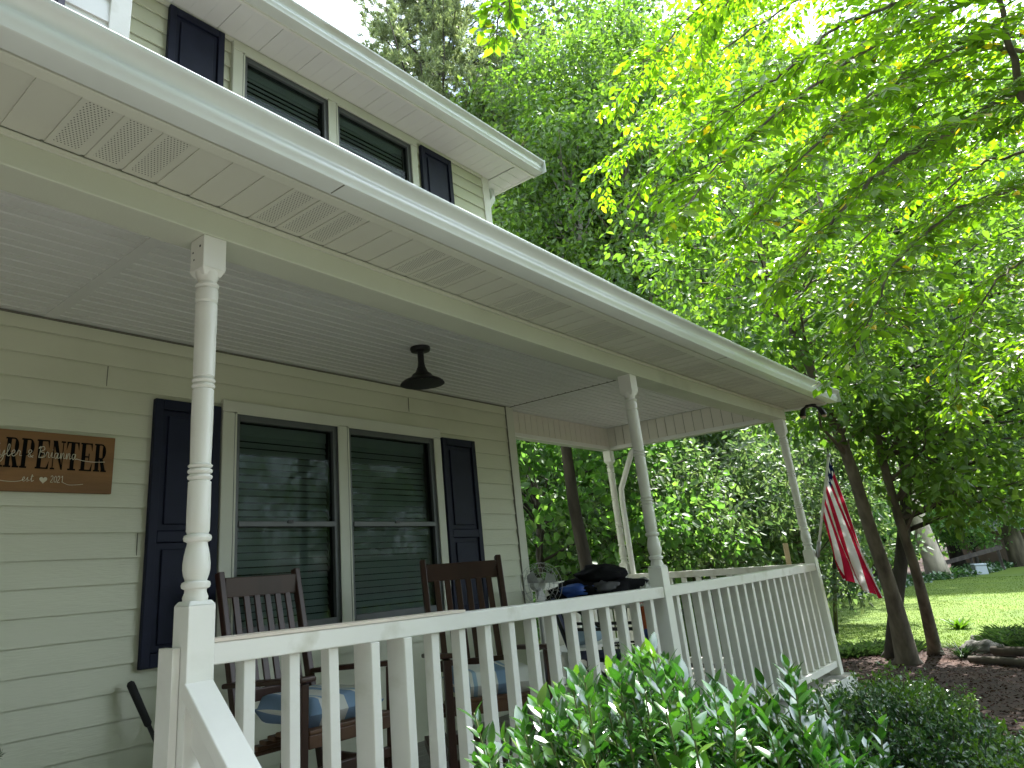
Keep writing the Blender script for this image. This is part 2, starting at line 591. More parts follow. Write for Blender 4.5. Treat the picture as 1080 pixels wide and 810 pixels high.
MULCH = mat('bark_mulch', (0.042, 0.022, 0.016), 0.95, 0.55, 26, 1.0, 70, dirt=((0.075, 0.038, 0.026), 1.3, 0.55))
gm, gnt, gout = newmat('lawn_turf')
_b = gnt.nodes.new('ShaderNodeBsdfPrincipled')
_b.inputs['Roughness'].default_value = 0.9
_n1 = _noise(gnt, 0.9, 6, 'Object')
_n2 = _noise(gnt, 22, 4, 'Object')
_r1 = gnt.nodes.new('ShaderNodeValToRGB')
_r1.color_ramp.elements[0].color = (0.062, 0.112, 0.004, 1)
_r1.color_ramp.elements[1].color = (0.100, 0.155, 0.006, 1)
_r1.color_ramp.elements[0].position = 0.32
_r1.color_ramp.elements[1].position = 0.68
_mm = gnt.nodes.new('ShaderNodeMixRGB')
_mm.blend_type = 'OVERLAY'
_mm.inputs[0].default_value = 0.5
gnt.links.new(_n1.outputs['Fac'], _r1.inputs['Fac'])
gnt.links.new(_r1.outputs['Color'], _mm.inputs[1])
gnt.links.new(_n2.outputs['Fac'], _mm.inputs[2])
gnt.links.new(_mm.outputs['Color'], _b.inputs['Base Color'])
_bp = gnt.nodes.new('ShaderNodeBump')
_bp.inputs['Strength'].default_value = 0.8
_n3 = _noise(gnt, 120, 4, 'Object')
gnt.links.new(_n3.outputs['Fac'], _bp.inputs['Height'])
gnt.links.new(_bp.outputs['Normal'], _b.inputs['Normal'])
gnt.links.new(_b.outputs['BSDF'], gout.inputs['Surface'])
TURF = MATS['lawn_turf']

xs = np.concatenate([np.linspace(-300, -24, 8), np.arange(-20, 60, 0.8), np.linspace(64, 320, 10)])
ys = np.concatenate([np.linspace(-300, -34, 8), np.arange(-30, 50, 0.8), np.linspace(54, 320, 10)])
GV = np.array([(x, y, ground_z(x, y)) for y in ys for x in xs])
nx = len(xs)
ii = np.array([(j*nx+i, j*nx+i+1, (j+1)*nx+i+1, (j+1)*nx+i) for j in range(len(ys)-1) for i in range(nx-1)])
g = np_mesh('ground', GV, [ii], MULCH, smooth=True)
tag(g, 'reddish brown mulch and bare earth around the porch and under the trees', 'ground', kind='structure')


def lawn_near(y):
    """near edge (x) of the lawn for a given y: a bed of mulch curves round the trees"""
    pts = [(-40, 17.0), (-8, 13.0), (-4.2, 12.6), (-3.0, 11.5), (-2.2, 9.9), (-1.2, 9.55), (0.0, 9.2), (2.0, 8.2), (6.0, 8.0), (14, 9.0)]
    return float(np.interp(y, [p[0] for p in pts], [p[1] for p in pts]))


def lawn_far(y):
    pts = [(-40, 70), (-5, 44), (-0.5, 38), (1.0, 31.5), (1.7, 27), (2.3, 22), (5.0, 15.5), (7.0, 8.5)]
    return float(np.interp(y, [p[0] for p in pts], [p[1] for p in pts]))


LV, LF = [], []
yy = np.linspace(-36, 6.9, 110)
NXL = 60
for y in yy:
    a, b = lawn_near(y), lawn_far(y)
    for i in range(NXL+1):
        x = a+(b-a)*i/NXL
        LV.append((x, y, ground_z(x, y)+0.012))
for j in range(len(yy)-1):
    for i in range(NXL):
        k = j*(NXL+1)+i
        LF.append((k, k+1, k+NXL+2, k+NXL+1))
lawn = np_mesh('lawn', np.array(LV), [np.array(LF)], TURF, smooth=True)
tag(lawn, 'bright sunlit mown lawn sloping away beyond the mulch bed', 'lawn', kind='structure')

rng = np.random.default_rng(5)
n = 110000
gy = rng.uniform(-9, 5, n)
u = rng.random(n)**1.9
gx = np.array([lawn_near(a) for a in gy])
fx = np.array([lawn_far(a) for a in gy])
gx = gx-0.15 + (np.minimum(fx, 30)-gx)*u
gp = np.stack([gx, gy, [ground_z(a, b)+0.01 for a, b in zip(gx, gy)]], 1)
D = unit(rng.normal(size=(n, 3))*0.45+np.array([0, 0, 1.0]))
tag(leaves('grass', gp, D, rng.normal(size=(n, 3)), rng.uniform(0.018, 0.042, n), rng.uniform(0.005, 0.010, n), LEAF_GRASS, fold=0.05),
    'short bright grass blades of the lawn', 'grass', kind='stuff')
# mulch chips and fallen leaves
n = 26000
cx_ = rng.uniform(4.2, 13, n)
cy_ = rng.uniform(-6.5, 1.5, n)
ok = np.array([x < lawn_near(y)+0.1 for x, y in zip(cx_, cy_)])
cx_, cy_ = cx_[ok], cy_[ok]
n = len(cx_)
cp = np.stack([cx_, cy_, [ground_z(a, b)+0.012 for a, b in zip(cx_, cy_)]], 1)
D = unit(rng.normal(size=(n, 3))*np.array([1, 1, 0.25]))
CHIP = leafmat('mulch_chip', [(0.0, (0.022, 0.011, 0.008)), (0.6, (0.050, 0.025, 0.017)), (0.95, (0.085, 0.052, 0.036)), (0.985, (0.22, 0.17, 0.12))], 0.05, (1, 1, 1), 0.004, 0.8)
tag(leaves('mulch_chips', cp, D, rng.normal(size=(n, 3))*0.5+np.array([0, 0, 1]), rng.uniform(0.018, 0.055, n), rng.uniform(0.008, 0.020, n), CHIP),
    'brown wood chips and fallen leaves over the mulch bed', 'mulch', kind='stuff')

# ================================================================== HOUSE
house = empty('house', (0, 0, 0), 0, 'cream lap sided house with a railed front porch, navy shutters and white gutters', 'house')

ZT = 4.955        # upper soffit


def lap_wall(name, x0, x1, z0, z1, holes=(), y=0.0, m=SIDING, e=0.128, zref=0.492, parent=house, lap=0.016):
    """courses of lap siding; holes are (x0, x1, z0, z1) rectangles left open"""
    mb = MB()
    k = math.floor((z0-zref)/e)
    z = zref+k*e
    while z < z1-1e-4:
        a, b = max(z, z0), min(z+e, z1)
        segs = [(x0, x1)]
        for hx0, hx1, hz0, hz1 in holes:
            if hz0 < b-1e-4 and hz1 > a+1e-4:
                ns = []
                for s0, s1 in segs:
                    if hx0 > s0:
                        ns.append((s0, min(s1, hx0)))
                    if hx1 < s1:
                        ns.append((max(s0, hx1), s1))
                segs = [q for q in ns if q[1]-q[0] > 1e-3]
        ya = y-lap*(1-(a-z)/e)
        yb = y-lap*(1-(b-z)/e)-0.0035
        for s0, s1 in segs:
            g0 = a+0.0034
            mb.add([(s0, ya, g0), (s1, ya, g0), (s1, yb, b), (s0, yb, b), (s0, ya+0.008, g0), (s1, ya+0.008, g0), (s0, ya+0.008, a), (s1, ya+0.008, a)], [(0, 1, 2, 3), (4, 5, 1, 0), (6, 7, 5, 4)])
            mb.add([(s0, yb, b), (s1, yb, b), (s1, y+0.003, b), (s0, y+0.003, b)], [(0, 1, 2, 3)])
        z += e
    return mb.build(name, m, parent)


# window openings (outer edge of the casing)
WX0, WX1, WZ0, WZ1 = -1.045, 0.942, 0.745, 2.180
UX0, UX1, UZ0, UZ1 = -1.045, 0.905, 3.42, 4.925
lap_wall('siding_wall', XL, 1.905, -0.30, ZC-0.002, [(WX0+0.03, WX1-0.03, WZ0+0.03, WZ1-0.03)])
lap_wall('upper_siding', XL, 1.905, ZC+0.35, ZT-0.03, [(UX0+0.03, UX1-0.03, UZ0+0.03, UZ1-0.03)], zref=0.492-0.03)
# vertical joints in the lower siding
for x, z0 in ((0.62, 2.284), (-1.30, 1.772), (-1.52, 1.26), (-1.75, 2.156), (1.2, 1.388)):
    MB().box(x, x+0.003, -0.0165, -0.012, z0+0.012, z0+0.126).build('siding_joint', GROOVE, house)
# backing walls, sides and back of the house
mb = MB()
for q in ((XL, WX0+0.05, 0.006, 0.14, -0.45, ZT), (WX1-0.05, XC-0.003, 0.006, 0.14, -0.45, ZT), (WX0+0.05, WX1-0.05, 0.006, 0.14, -0.45, WZ0+0.05), (WX0+0.05, WX1-0.05, 0.006, 0.14, WZ1-0.05, UZ0+0.05), (WX0+0.05, WX1-0.05, 0.006, 0.14, UZ1-0.05, ZT)):
    mb.box(*q)
mb.box(XC-0.14, XC-0.003, 0.14, 8.5, -0.45, ZT+0.02)
mb.box(XL, XL+0.14, 0.14, 8.5, -0.45, ZT+0.02)
mb.box(XL, XC-0.003, 8.5, 8.64, -0.45, ZT+0.02)
mb.build('side_wall', TRIM, house)
MB().box(1.905, XC, -0.022, 0.005, -0.30, ZC-0.004).box(XC-0.003, XC+0.018, -0.022, 0.09, -0.3, ZC-0.004).build('corner_board', TRIM, house, bevel=0.004)
MB().box(1.905, XC, -0.022, 0.005, 2.85, ZT-0.004).box(XC-0.003, XC+0.018, -0.022, 0.09, 2.85, ZT-0.004).build('corner_board', WHITE, house, bevel=0.004)
MB().box(1.897, 1.9045, -0.020, -0.013, -0.3, ZC-0.004).build('corner_gap', GROOVE, house)


def twin_window(x0, x1, z0, z1, zmeet, casing_m=TRIM):
    c = 0.075
    mb = MB()
    xm = x0 + (x1-x0)*0.4815
    mb.box(x0, x1, -0.045, 0.02, z1-c, z1)
    mb.box(x0, x1, -0.055, 0.02, z0, z0+c*0.8)
    mb.box(x0, x0+c*1.15, -0.043, 0.02, z0+c*0.8, z1-c)
    mb.box(x1-c, x1, -0.043, 0.02, z0+c*0.8, z1-c)
    mb.box(xm-0.038, xm+0.038, -0.043, 0.02, z0+c*0.8, z1-c)
    w = mb.build('window', casing_m, house, bevel=0.006)
    mb = MB()
    for a, b in ((x0+c*1.15, xm-0.038), (xm+0.038, x1-c)):
        mb.box(a, a+0.012, -0.047, -0.043, z0+0.06, z1-c+0.004)
        mb.box(b-0.012, b, -0.047, -0.043, z0+0.06, z1-c+0.004)
        mb.box(a, b, -0.047, -0.043, z1-c-0.008, z1-c+0.004)
    mb.build('casing_bead', casing_m, w)
    for a, b in ((x0+c*1.15, xm-0.038), (xm+0.038, x1-c)):
        za, zb = z0+c*0.8, z1-c
        sh = MB()
        f = 0.045
        sh.box(a, a+f, -0.028, 0.03, za, zb).box(b-f, b, -0.028, 0.03, za, zb)
        sh.box(a+f, b-f, -0.028, 0.03, za, za+f).box(a+f, b-f, -0.028, 0.03, zb-f, zb)
        sh.box(a+f, b-f, -0.036, 0.03, zmeet-0.017, zmeet+0.017)
        sh.build('sash', SASH, w, bevel=0.003)
        MB().box(a+f+0.001, b-f-0.001, 0.0, 0.006, za+f+0.001, zmeet-0.018).box(a+f+0.001, b-f-0.001, -0.004, 0.002, zmeet+0.018, zb-f-0.001).build('pane', GLASS, w)
        bl = MB()
        bl.box(a+f+0.01, b-f-0.012, 0.035, 0.075, zb-f-0.075, zb-f-0.005)
        z = zb-f-0.09
        r = random.Random(int(a*100))
        while z > za+0.06:
            t = 0.0185+r.uniform(-0.0015, 0.0015)
            y0, y1 = 0.038, 0.052
            bl.add([(a+f+0.008, y0, z-t), (b-f-0.01, y0, z-t), (b-f-0.01, y1, z+t), (a+f+0.008, y1, z+t)], [(0, 1, 2, 3)])
            z -= 0.0425
        bl.build('blind', BLIND, w)
    lk = MB()
    for a, b in ((x0+c*1.15, xm-0.038), (xm+0.038, x1-c)):
        MB().box((a+b)/2-0.02, (a+b)/2+0.02, -0.045, -0.036, zmeet+0.004, zmeet+0.022).build('sash_lock', IRON, w)
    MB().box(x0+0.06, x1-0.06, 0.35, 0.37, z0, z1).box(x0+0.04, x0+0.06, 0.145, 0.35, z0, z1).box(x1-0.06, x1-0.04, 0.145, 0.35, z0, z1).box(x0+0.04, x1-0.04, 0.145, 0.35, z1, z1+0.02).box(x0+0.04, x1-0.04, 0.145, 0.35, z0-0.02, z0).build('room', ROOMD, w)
    return w


twin_window(WX0, WX1, WZ0, WZ1, 1.433)
twin_window(UX0, UX1, UZ0, UZ1, 4.14)


def shutter(x0, x1, z0, z1):
    f = 0.05
    o = MB().box(x0, x0+f, -0.05, -0.014, z0, z1).box(x1-f, x1, -0.05, -0.014, z0, z1)
    zm = z0+(z1-z0)*0.46
    for a, b in ((z0, z0+f*1.4), (zm-f*0.6, zm+f*0.6), (z1-f*1.2, z1)):
        o.box(x0+f, x1-f, -0.049, -0.014, a, b)
    s = o.build('shutter', NAVY, house, bevel=0.004)
    pb = MB()
    for a, b in ((z0+f*1.4, zm-f*0.6), (zm+f*0.6, z1-f*1.2)):
        pb.box(x0+f, x1-f, -0.034, -0.014, a, b)
        i = 0.035
        pb.box(x0+f+i, x1-f-i, -0.046, -0.032, a+i, b-i)
    pb.build('shutter_panel', NAVY, s, bevel=0.006)


shutter(-1.478, -1.060, 0.712, 2.130)
shutter(0.957, 1.372, 0.712, 2.118)
shutter(-1.545, -1.120, 3.42, 4.93)
shutter(0.957, 1.385, 3.42, 4.90)

# ---- porch ceiling (beadboard run along x), trims
YI = YP+H+0.06            # inner face of the beam


def grooved(y0, y1, z, pitch, x0, x1, depth=0.024, w=0.015):
    pr = []
    y = y1
    while y > y0+1e-4:
        e = max(y-pitch, y0)
        m = (y+e)/2
        pr += [(y, z), (m+0.008, z), (m+0.004, z+0.012), (m-0.004, z+0.012), (m-0.008, z), (e+w, z), (e+w*0.75, z+depth), (e+w*0.2, z+depth)]
        y = e
    pr.append((y0, z))
    return MB().ext_x(pr, x0, x1, 0, 2.0, cap=False, closed=False)


XE = X3-H-0.012           # inner face of the east beam
YN = 0.085                # inner face of the north beam
grooved(YI-0.02, -0.006, ZC, 0.14, XL, -2.105).build('porch_ceiling', CEILM, house)
grooved(YI-0.02, -0.006, ZC, 0.14, -2.055, XC-0.02).build('porch_ceiling', CEILM, house)
grooved(YI-0.02, YN, ZC, 0.14, XC+0.012, XE).build('porch_ceiling', CEILM, house)
MB().box(-2.112, -2.048, YI-0.02, -0.006, ZC-0.004, ZC+0.012).build('ceiling_strip', CEILM, house, bevel=0.002)
MB().box(XC-0.022, XC+0.014, YI-0.02, YN, ZC+0.002, ZC+0.014).build('ceiling_strip', GROOVE, house)
MB().box(XL, XC-0.002, -0.0215, -0.001, ZC-0.012, ZC-0.004).build('ceiling_strip', GROOVE, house)
MB().ext_x([(YI+0.001, ZB+0.03), (YI+0.028, ZB+0.03), (YI+0.028, ZC-0.003), (YI+0.001, ZC-0.003)], XL, XE, 0.0).build('ceiling_trim', CEILM, house)
MB().box(XL, XE+0.3, YI-0.30, 0.45, ZC+0.02, ZC+0.05).build('ceiling_deck', TRIM, house)

# ---- front beam, soffit, fascia, gutter, porch roof
SGB = 0.028
BF = YP-H-0.004           # beam front face
MB().ext_x([(BF, ZB), (YI, ZB), (YI, ZB+0.32), (BF, ZB+0.32)], XL, X3+H+0.01, SGB).build('porch_beam', BEAMM, house, bevel=0.004)
MB().ext_x([(BF-0.014, ZBT-0.022), (BF-0.002, ZBT-0.022), (BF-0.002, ZBT-0.001), (BF-0.014, ZBT-0.006)], XL, X3+H+0.01, SGB).build('beam_trim', TRIM, house)
YF = -2.150               # fascia
XG1 = 4.24
mb = MB()
P = 0.1185
x = -2.753-P*52
while x < XG1:
    for xa, xb, zz in ((x+0.012, x+P, ZBT), (x, x+0.012, ZBT+0.0045)):
        mb.add([(xa, BF-0.012, zz+sag(xa, SGB)), (xb, BF-0.012, zz+sag(xb, SGB)), (xb, YF+0.03, zz+sag(xb, SGB)), (xa, YF+0.03, zz+sag(xa, SGB))], [(0, 3, 2, 1)])
    mb.add([(x+0.012, BF-0.012, ZBT+sag(x, SGB)), (x+0.012, BF-0.012, ZBT+0.0045+sag(x, SGB)), (x+0.012, YF+0.03, ZBT+0.0045+sag(x, SGB)), (x+0.012, YF+0.03, ZBT+sag(x, SGB))], [(0, 1, 2, 3)])
    mb.add([(x, BF-0.012, ZBT+sag(x, SGB)), (x, BF-0.012, ZBT+0.0045+sag(x, SGB)), (x, YF+0.03, ZBT+0.0045+sag(x, SGB)), (x, YF+0.03, ZBT+sag(x, SGB))], [(3, 2, 1, 0)])
    x += P
mb.build('soffit', VENT, house)
MB().ext_x([(BF-0.013, ZBT+0.006), (BF-0.0125, ZBT+0.006), (BF-0.0125, ZBT+0.025), (BF-0.013, ZBT+0.025)], XL, X3+H, SGB).build('soffit_gap', GROOVE, house)
MB().ext_x([(YF+0.052, ZBT-0.006), (YF+0.006, ZBT-0.006), (YF+0.006, ZBT+0.012), (YF+0.052, ZBT+0.012)], XL, XG1, SGB).build('soffit_channel', TRIM, house, bevel=0.003)
MB().ext_x([(YF+0.004, ZBT+0.002), (YF-0.012, ZBT+0.002), (YF-0.012, ZBT+0.18), (YF+0.004, ZBT+0.18)], XL, XG1, SGB).build('fascia', GROOVE, house)


def k_gutter(x0, x1, yb, zb, sg, s=1.0, name='gutter', m=GUTTER):
    """K-style gutter: flat bottom, ogee front, rolled top lip"""
    out = [(-0.074, 0.001), (-0.079, 0.004), (-0.081, 0.010), (-0.083, 0.018), (-0.088, 0.026), (-0.0915, 0.034), (-0.0915, 0.042), (-0.089, 0.050), (-0.0865, 0.056), (-0.087, 0.062), (-0.090, 0.069), (-0.096, 0.077), (-0.104, 0.084), (-0.112, 0.089), (-0.118, 0.092), (-0.121, 0.096), (-0.122, 0.106), (-0.118, 0.111)]
    pr = [(0, 0)] + out + [(-0.104, 0.111), (-0.104, 0.105), (-0.114, 0.104), (-0.114, 0.097)]
    pr += [(y_+0.004, z_+0.002) for y_, z_ in reversed(out[2:14])]
    pr += [(-0.070, 0.005), (-0.004, 0.005), (-0.004, 0.105), (0, 0.105)]
    pr = [(yb+a*s, zb+b*s) for a, b in pr]
    mb = MB().ext_x(pr, x0, x1, sg, 0.3, cap=True)
    o = mb.build(name, m, house)
    return autosmooth(o, 35)


gut = k_gutter(XL, XG1, YF-0.0125, ZBT-0.012, SGB)
mb = MB()
for x in (-1.93, 1.47):
    dz = sag(x, SGB)
    mb.box(x, x+0.004, YF-0.0125-0.079, YF-0.02, ZBT-0.0135+dz, ZBT-0.011+dz)
mb.build('gutter_seam', GROOVE, gut)
MB().box(XG1, XG1+0.004, YF-0.128, YF-0.01, ZBT-0.012+sag(XG1, SGB), ZBT+0.099+sag(XG1, SGB)).build('gutter_end_cap', GUTTER, gut)
mb = MB()
mb.add([(XL, YF-0.05, ZBT+0.13), (XG1, YF-0.05, ZBT+0.13), (XG1, 0.0, ZBT+0.68), (XL, 0.0, ZBT+0.68), (XL, YF-0.05, ZBT+0.11), (XG1, YF-0.05, ZBT+0.11), (XG1, 0.0, ZBT+0.64), (XL, 0.0, ZBT+0.64)],
       [(0, 1, 2, 3), (7, 6, 5, 4), (0, 4, 5, 1), (1, 5, 6, 2), (3, 2, 6, 7), (0, 3, 7, 4)])
mb.add([(XC+0.02, 0.0, ZBT+0.68), (XG1, 0.0, ZBT+0.68), (XG1, 0.5, ZBT+0.13), (XC+0.02, 0.5, ZBT+0.13), (XC+0.02, 0.0, ZBT+0.64), (XG1, 0.0, ZBT+0.64), (XG1, 0.5, ZBT+0.11), (XC+0.02, 0.5, ZBT+0.11)],
       [(0, 1, 2, 3), (7, 6, 5, 4), (0, 4, 5, 1), (1, 5, 6, 2), (3, 2, 6, 7), (0, 3, 7, 4)])
mb.build('porch_roof', SHINGLE, house)
MB().box(X3+H+0.012, XG1, BF, 0.48, ZBT+0.002+sag(4.1, SGB), ZBT+0.012+sag(4.1, SGB)).build('side_soffit', TRIM, house)
MB().box(XG1-0.02, XG1+0.002, YF+0.004, 0.49, ZBT-0.012+sag(XG1, SGB), ZBT+0.13).build('rake_board', WHITE, house)
mb = MB()
mb.add([(XG1-0.03, YF, ZBT+0.12), (XG1-0.03, 0.0, ZBT+0.64), (XG1-0.03, 0.48, ZBT+0.12)], [(0, 1, 2)])
mb.build('gable_end', SIDING, house)

# ---- east and north beams with grooved frieze panels
E0 = sag(X3, SGB)
MB().box(XE, X3+H+0.01, YI, YN+0.1, ZB, ZB+0.30).build('porch_beam', BEAMM, house, bevel=0.004)
MB().box(XC+0.02, XE, YN, YN+0.10, ZB, ZB+0.30).build('porch_beam', BEAMM, house, bevel=0.004)
pr = MB()
y = YN-0.006
while y > YI+0.02:
    a = max(y-0.1016, YI+0.01)
    pr.box(XE-0.012, XE-0.002, a+0.006, y, ZB+0.034, ZC-0.004)
    y -= 0.1016
pr.build('frieze', FRIEZE, house)
pr = MB()
x = XC+0.024
while x < XE-0.02:
    b = min(x+0.1016, XE-0.013)
    pr.box(x+0.006, b, YN-0.012, YN-0.002, ZB+0.034, ZC-0.004)
    x += 0.1016
pr.build('frieze', FRIEZE, house)
MB().box(XE-0.0045, XE-0.001, YI+0.005, YN-0.001, ZB+0.034, ZC-0.002).box(XC+0.02, XE-0.005, YN-0.0045, YN-0.001, ZB+0.034, ZC-0.002).build('frieze_gap', GROOVE, house)
MB().box(XE-0.022, XE-0.001, YI+0.005, YN-0.023, ZB-0.004, ZB+0.034).box(XC+0.022, XE-0.001, YN-0.023, YN-0.001, ZB-0.004, ZB+0.034).build('frieze_trim', WHITE, house, bevel=0.003)


# ---- turned posts
def porch_post(x, y, dz, ztop=ZB, dzb=0.0):
    b = MB().box(-H, H, -H, H, -0.42, 1.030)
    # base block top eased to a dome, upper block
    k = len(b.v)
    b.add([(-H, -H, 1.030), (H, -H, 1.030), (H, H, 1.030), (-H, H, 1.030), (-H*0.8, -H*0.8, 1.042), (H*0.8, -H*0.8, 1.042), (H*0.8, H*0.8, 1.042), (-H*0.8, H*0.8, 1.042)],
          [(0, 1, 5, 4), (1, 2, 6, 5), (2, 3, 7, 6), (3, 0, 4, 7), (4, 5, 6, 7)])
    o = b.build('porch_post', POSTW, house, bevel=0.003)
    o.location = (x, y, dzb)
    b = MB().box(-H, H, -H, H, 2.130, ztop+dz)
    b.add([(-H, -H, 2.130), (H, -H, 2.130), (H, H, 2.130), (-H, H, 2.130), (-H*0.72, -H*0.72, 2.108), (H*0.72, -H*0.72, 2.108), (H*0.72, H*0.72, 2.108), (-H*0.72, H*0.72, 2.108)],
          [(4, 5, 1, 0), (5, 6, 2, 1), (6, 7, 3, 2), (7, 4, 0, 3), (7, 6, 5, 4)])
    b.build('top_block', POSTW, o, bevel=0.003)
    pr = [(0.036, 1.035), (0.0385, 1.052), (0.033, 1.066), (0.033, 1.074), (0.042, 1.079), (0.044, 1.087), (0.042, 1.095), (0.033, 1.099), (0.034, 1.104),
          (0.0385, 1.116), (0.0415, 1.132), (0.0415, 1.150), (0.039, 1.172), (0.035, 1.192), (0.0315, 1.206), (0.0310, 1.212), (0.041, 1.217), (0.0435, 1.225), (0.041, 1.233), (0.032, 1.238), (0.036, 1.246),
          (0.0365, 1.30), (0.0358, 1.398), (0.030, 1.402), (0.0375, 1.408), (0.0395, 1.413), (0.0375, 1.418), (0.030, 1.422), (0.0375, 1.427), (0.0395, 1.432), (0.0375, 1.437), (0.030, 1.441), (0.0375, 1.446), (0.039, 1.450), (0.033, 1.456),
          (0.0355, 1.60), (0.035, 1.700), (0.029, 1.704), (0.0365, 1.709), (0.0385, 1.714), (0.0365, 1.719), (0.029, 1.723), (0.0365, 1.728), (0.0385, 1.733), (0.0365, 1.738), (0.029, 1.742), (0.0350, 1.748), (0.0355, 1.754),
          (0.0365, 1.90), (0.0375, 2.005), (0.031, 2.010), (0.038, 2.018), (0.0390, 2.05), (0.037, 2.062), (0.030, 2.066), (0.040, 2.073), (0.040, 2.080), (0.030, 2.087), (0.0355, 2.104), (0.042, 2.118), (0.0435, 2.131)]
    s = MB().lathe(pr, (0, 0, 0), 32).build('turned_shaft', POSTW, o)
    autosmooth(s, 30)
    if x == X1:
        MB().box(-H-0.001, -H+0.001, -H+0.02, -H+0.028, 2.21, 2.218).box(-H-0.001, -H+0.001, H-0.022, H-0.015, 2.20, 2.206).box(-H-0.001, -H+0.001, H-0.030, H-0.023, 2.17, 2.176).build('nail_head', IRON, o)
    return o


porch_post(X1, YP, sag(X1, SGB))
porch_post(X2, YP, sag(X2, SGB)+0.019, dzb=-0.019)
porch_post(X3, YP, sag(X3, SGB))
porch_post(X3-0.02, 0.125, 0)

# ---- floor, skirt
fl = MB()
y = -1.86
while y < 0.24:
    fl.box(XL if y < -0.14 else XC+0.03, 4.10, y, y+0.136, -0.03, 0.0)
    y += 0.142
fl.build('porch_floor', DECK, house)
MB().box(XL, 4.09, -1.855, 0.2, -0.06, -0.034).box(XL, 4.10, -1.872, -1.862, -0.24, -0.003).box(4.102, 4.12, -1.872, 0.24, -0.24, -0.003).build('rim_board', WHITE, house)
MB().box(XL, 4.06, -1.80, -1.79, -0.5, -0.06).box(4.05, 4.06, -1.79, 0.2, -0.5, -0.06).build('porch_skirt', FOUND, house)


# ---- railings
def railing(p0, p1, n, first, pitch, sg=0.0, ztop=0.92, deep=()):
    """p0-p1 on plan; balusters at first + k*pitch from p0"""
    p0, p1 = Vector((p0[0], p0[1], 0)), Vector((p1[0], p1[1], 0))
    d = (p1-p0)
    L = d.length
    d.normalize()
    nrm = Vector((d.y, -d.x, 0))
    root = None

    def z_at(q):
        return sag((p0+d*q).x, sg) if sg else 0

    def rail(w, z0, z1):
        mb = MB()
        N = max(2, int(L/0.3))
        vs = []
        for i in range(N+1):
            c = p0+d*(L*i/N)
            dz = z_at(L*i/N)
            for s_, z in ((-1, z0), (1, z0), (1, z1), (-1, z1)):
                vs.append(c+nrm*(s_*w/2)+Vector((0, 0, z+dz)))
        fs = [(0, 1, 2, 3), tuple(N*4+j for j in (3, 2, 1, 0))]
        for i in range(N):
            for j in range(4):
                a, b = i*4+j, i*4+(j+1) % 4
                fs.append((a, a+4, b+4, b))
        return mb.add(vs, fs)
    root = rail(0.075, ztop-0.062, ztop).build('railing', RAILW, house, bevel=0.004)
    rail(0.062, 0.062, 0.112).build('bottom_rail', RAILW, root, bevel=0.003)
    base = None
    for k in range(n):
        q = first+k*pitch
        c = p0+d*q
        dz = z_at(q)
        w = 0.021
        if base is None:
            base = MB().box(-w, w, -w, w*1.25, 0.113, ztop-0.0625).build('baluster', RAILW, root, bevel=0.003)
            o = base
        else:
            o = base.copy()
            COL.objects.link(o)
            o.parent = root
        if deep and k in deep:
            o.scale = (1.0, 2.1, 1.0)
        r_ = random.Random(k*7+n)
        o.location = (c.x, c.y, dz)
        o.rotation_euler = (0, r_.uniform(-0.004, 0.004), math.atan2(d.y, d.x)+r_.uniform(-0.03, 0.03))
    return root


rl = railing((X1+H, YP), (X2-H, YP), 17, 0.138, 0.1695, 0.019, deep=(3, 4))
railing((X2+H, YP), (X3-H, YP), 18, 0.125, 0.160, 0.019)
railing((X3, YP+H), (X3-0.02, 0.125-H), 11, 0.11, 0.155)
railing((X3-0.02-H, 0.125), (XC+0.02, 0.125), 12, 0.12, 0.150)
# loose cap board lying on the first rail, short board nailed to the back of the end post
cap = MB()
for xa, xb in ((X1+H+0.002, -0.945),):
    cap.ext_x([(YP-0.040, 0.921), (YP+0.040, 0.921), (YP+0.040, 0.931), (YP-0.040, 0.931)], xa, xb, 0.019)
cap.build('cap_board', mat('bare_cap_board', (0.68, 0.60, 0.52), 0.7, 0.08, 6, 0.1, 40), rl)
MB().box(X1-H-0.026, X1-H-0.002, YP-0.01, YP+0.075, -0.3, 0.915).build('post_board', RAILW, house, bevel=0.002)

# ---- steps down to the yard with a sloping handrail
mb = MB()
for i in range(2):
    mb.box(-3.35, X1-0.06, -1.88-0.28*(i+1), -1.875-0.28*i-(0.0 if i == 0 else 0.0), -0.15*(i+1)-0.04, -0.15*(i+1))
    mb.box(-3.33, X1-0.08, -1.876-0.28*i, -1.873-0.28*i, -0.15*(i+1), -0.02-0.15*i)
mb.build('step', DECK, house)
hx = X1-0.002
hr = MB()
a, b = Vector((hx, YP-H, 0.795)), Vector((hx, YP-H-1.0, 0.795-0.80))
hr.bar(a+(a-b).normalized()*0.02, b, 0.092, 0.040)
hr = hr.build('stair_rail', RAILW, house, bevel=0.004)
st = MB()
st.bar(a+Vector((0, 0.01, -0.075)), b+Vector((0, 0, -0.075)), 0.038, 0.088)
for k in range(5):
    yy_ = YP-H-0.13-0.16*k
    zt = 0.795-0.80*(YP-H-yy_)-0.09
    st.box(hx-0.019, hx+0.019, yy_-0.019, yy_+0.019, zt-0.75, zt)
st.build('stair_baluster', RAILW, hr, bevel=0.002)
MB().box(hx-0.045, hx+0.045, YP-H-1.09, YP-H-1.0, ZG-0.05, 0.20).build('stair_post', RAILW, hr, bevel=0.003)

# ---- downspout by the back post
MB().tube([(3.985, -0.30, 2.262), (3.985, -0.16, 2.20), (3.985, 0.035, 1.82), (3.985, 0.045, 1.70), (3.985, 0.045, -0.40)], 0.030, 10).build('downspout', WHITE, house, smooth=True)

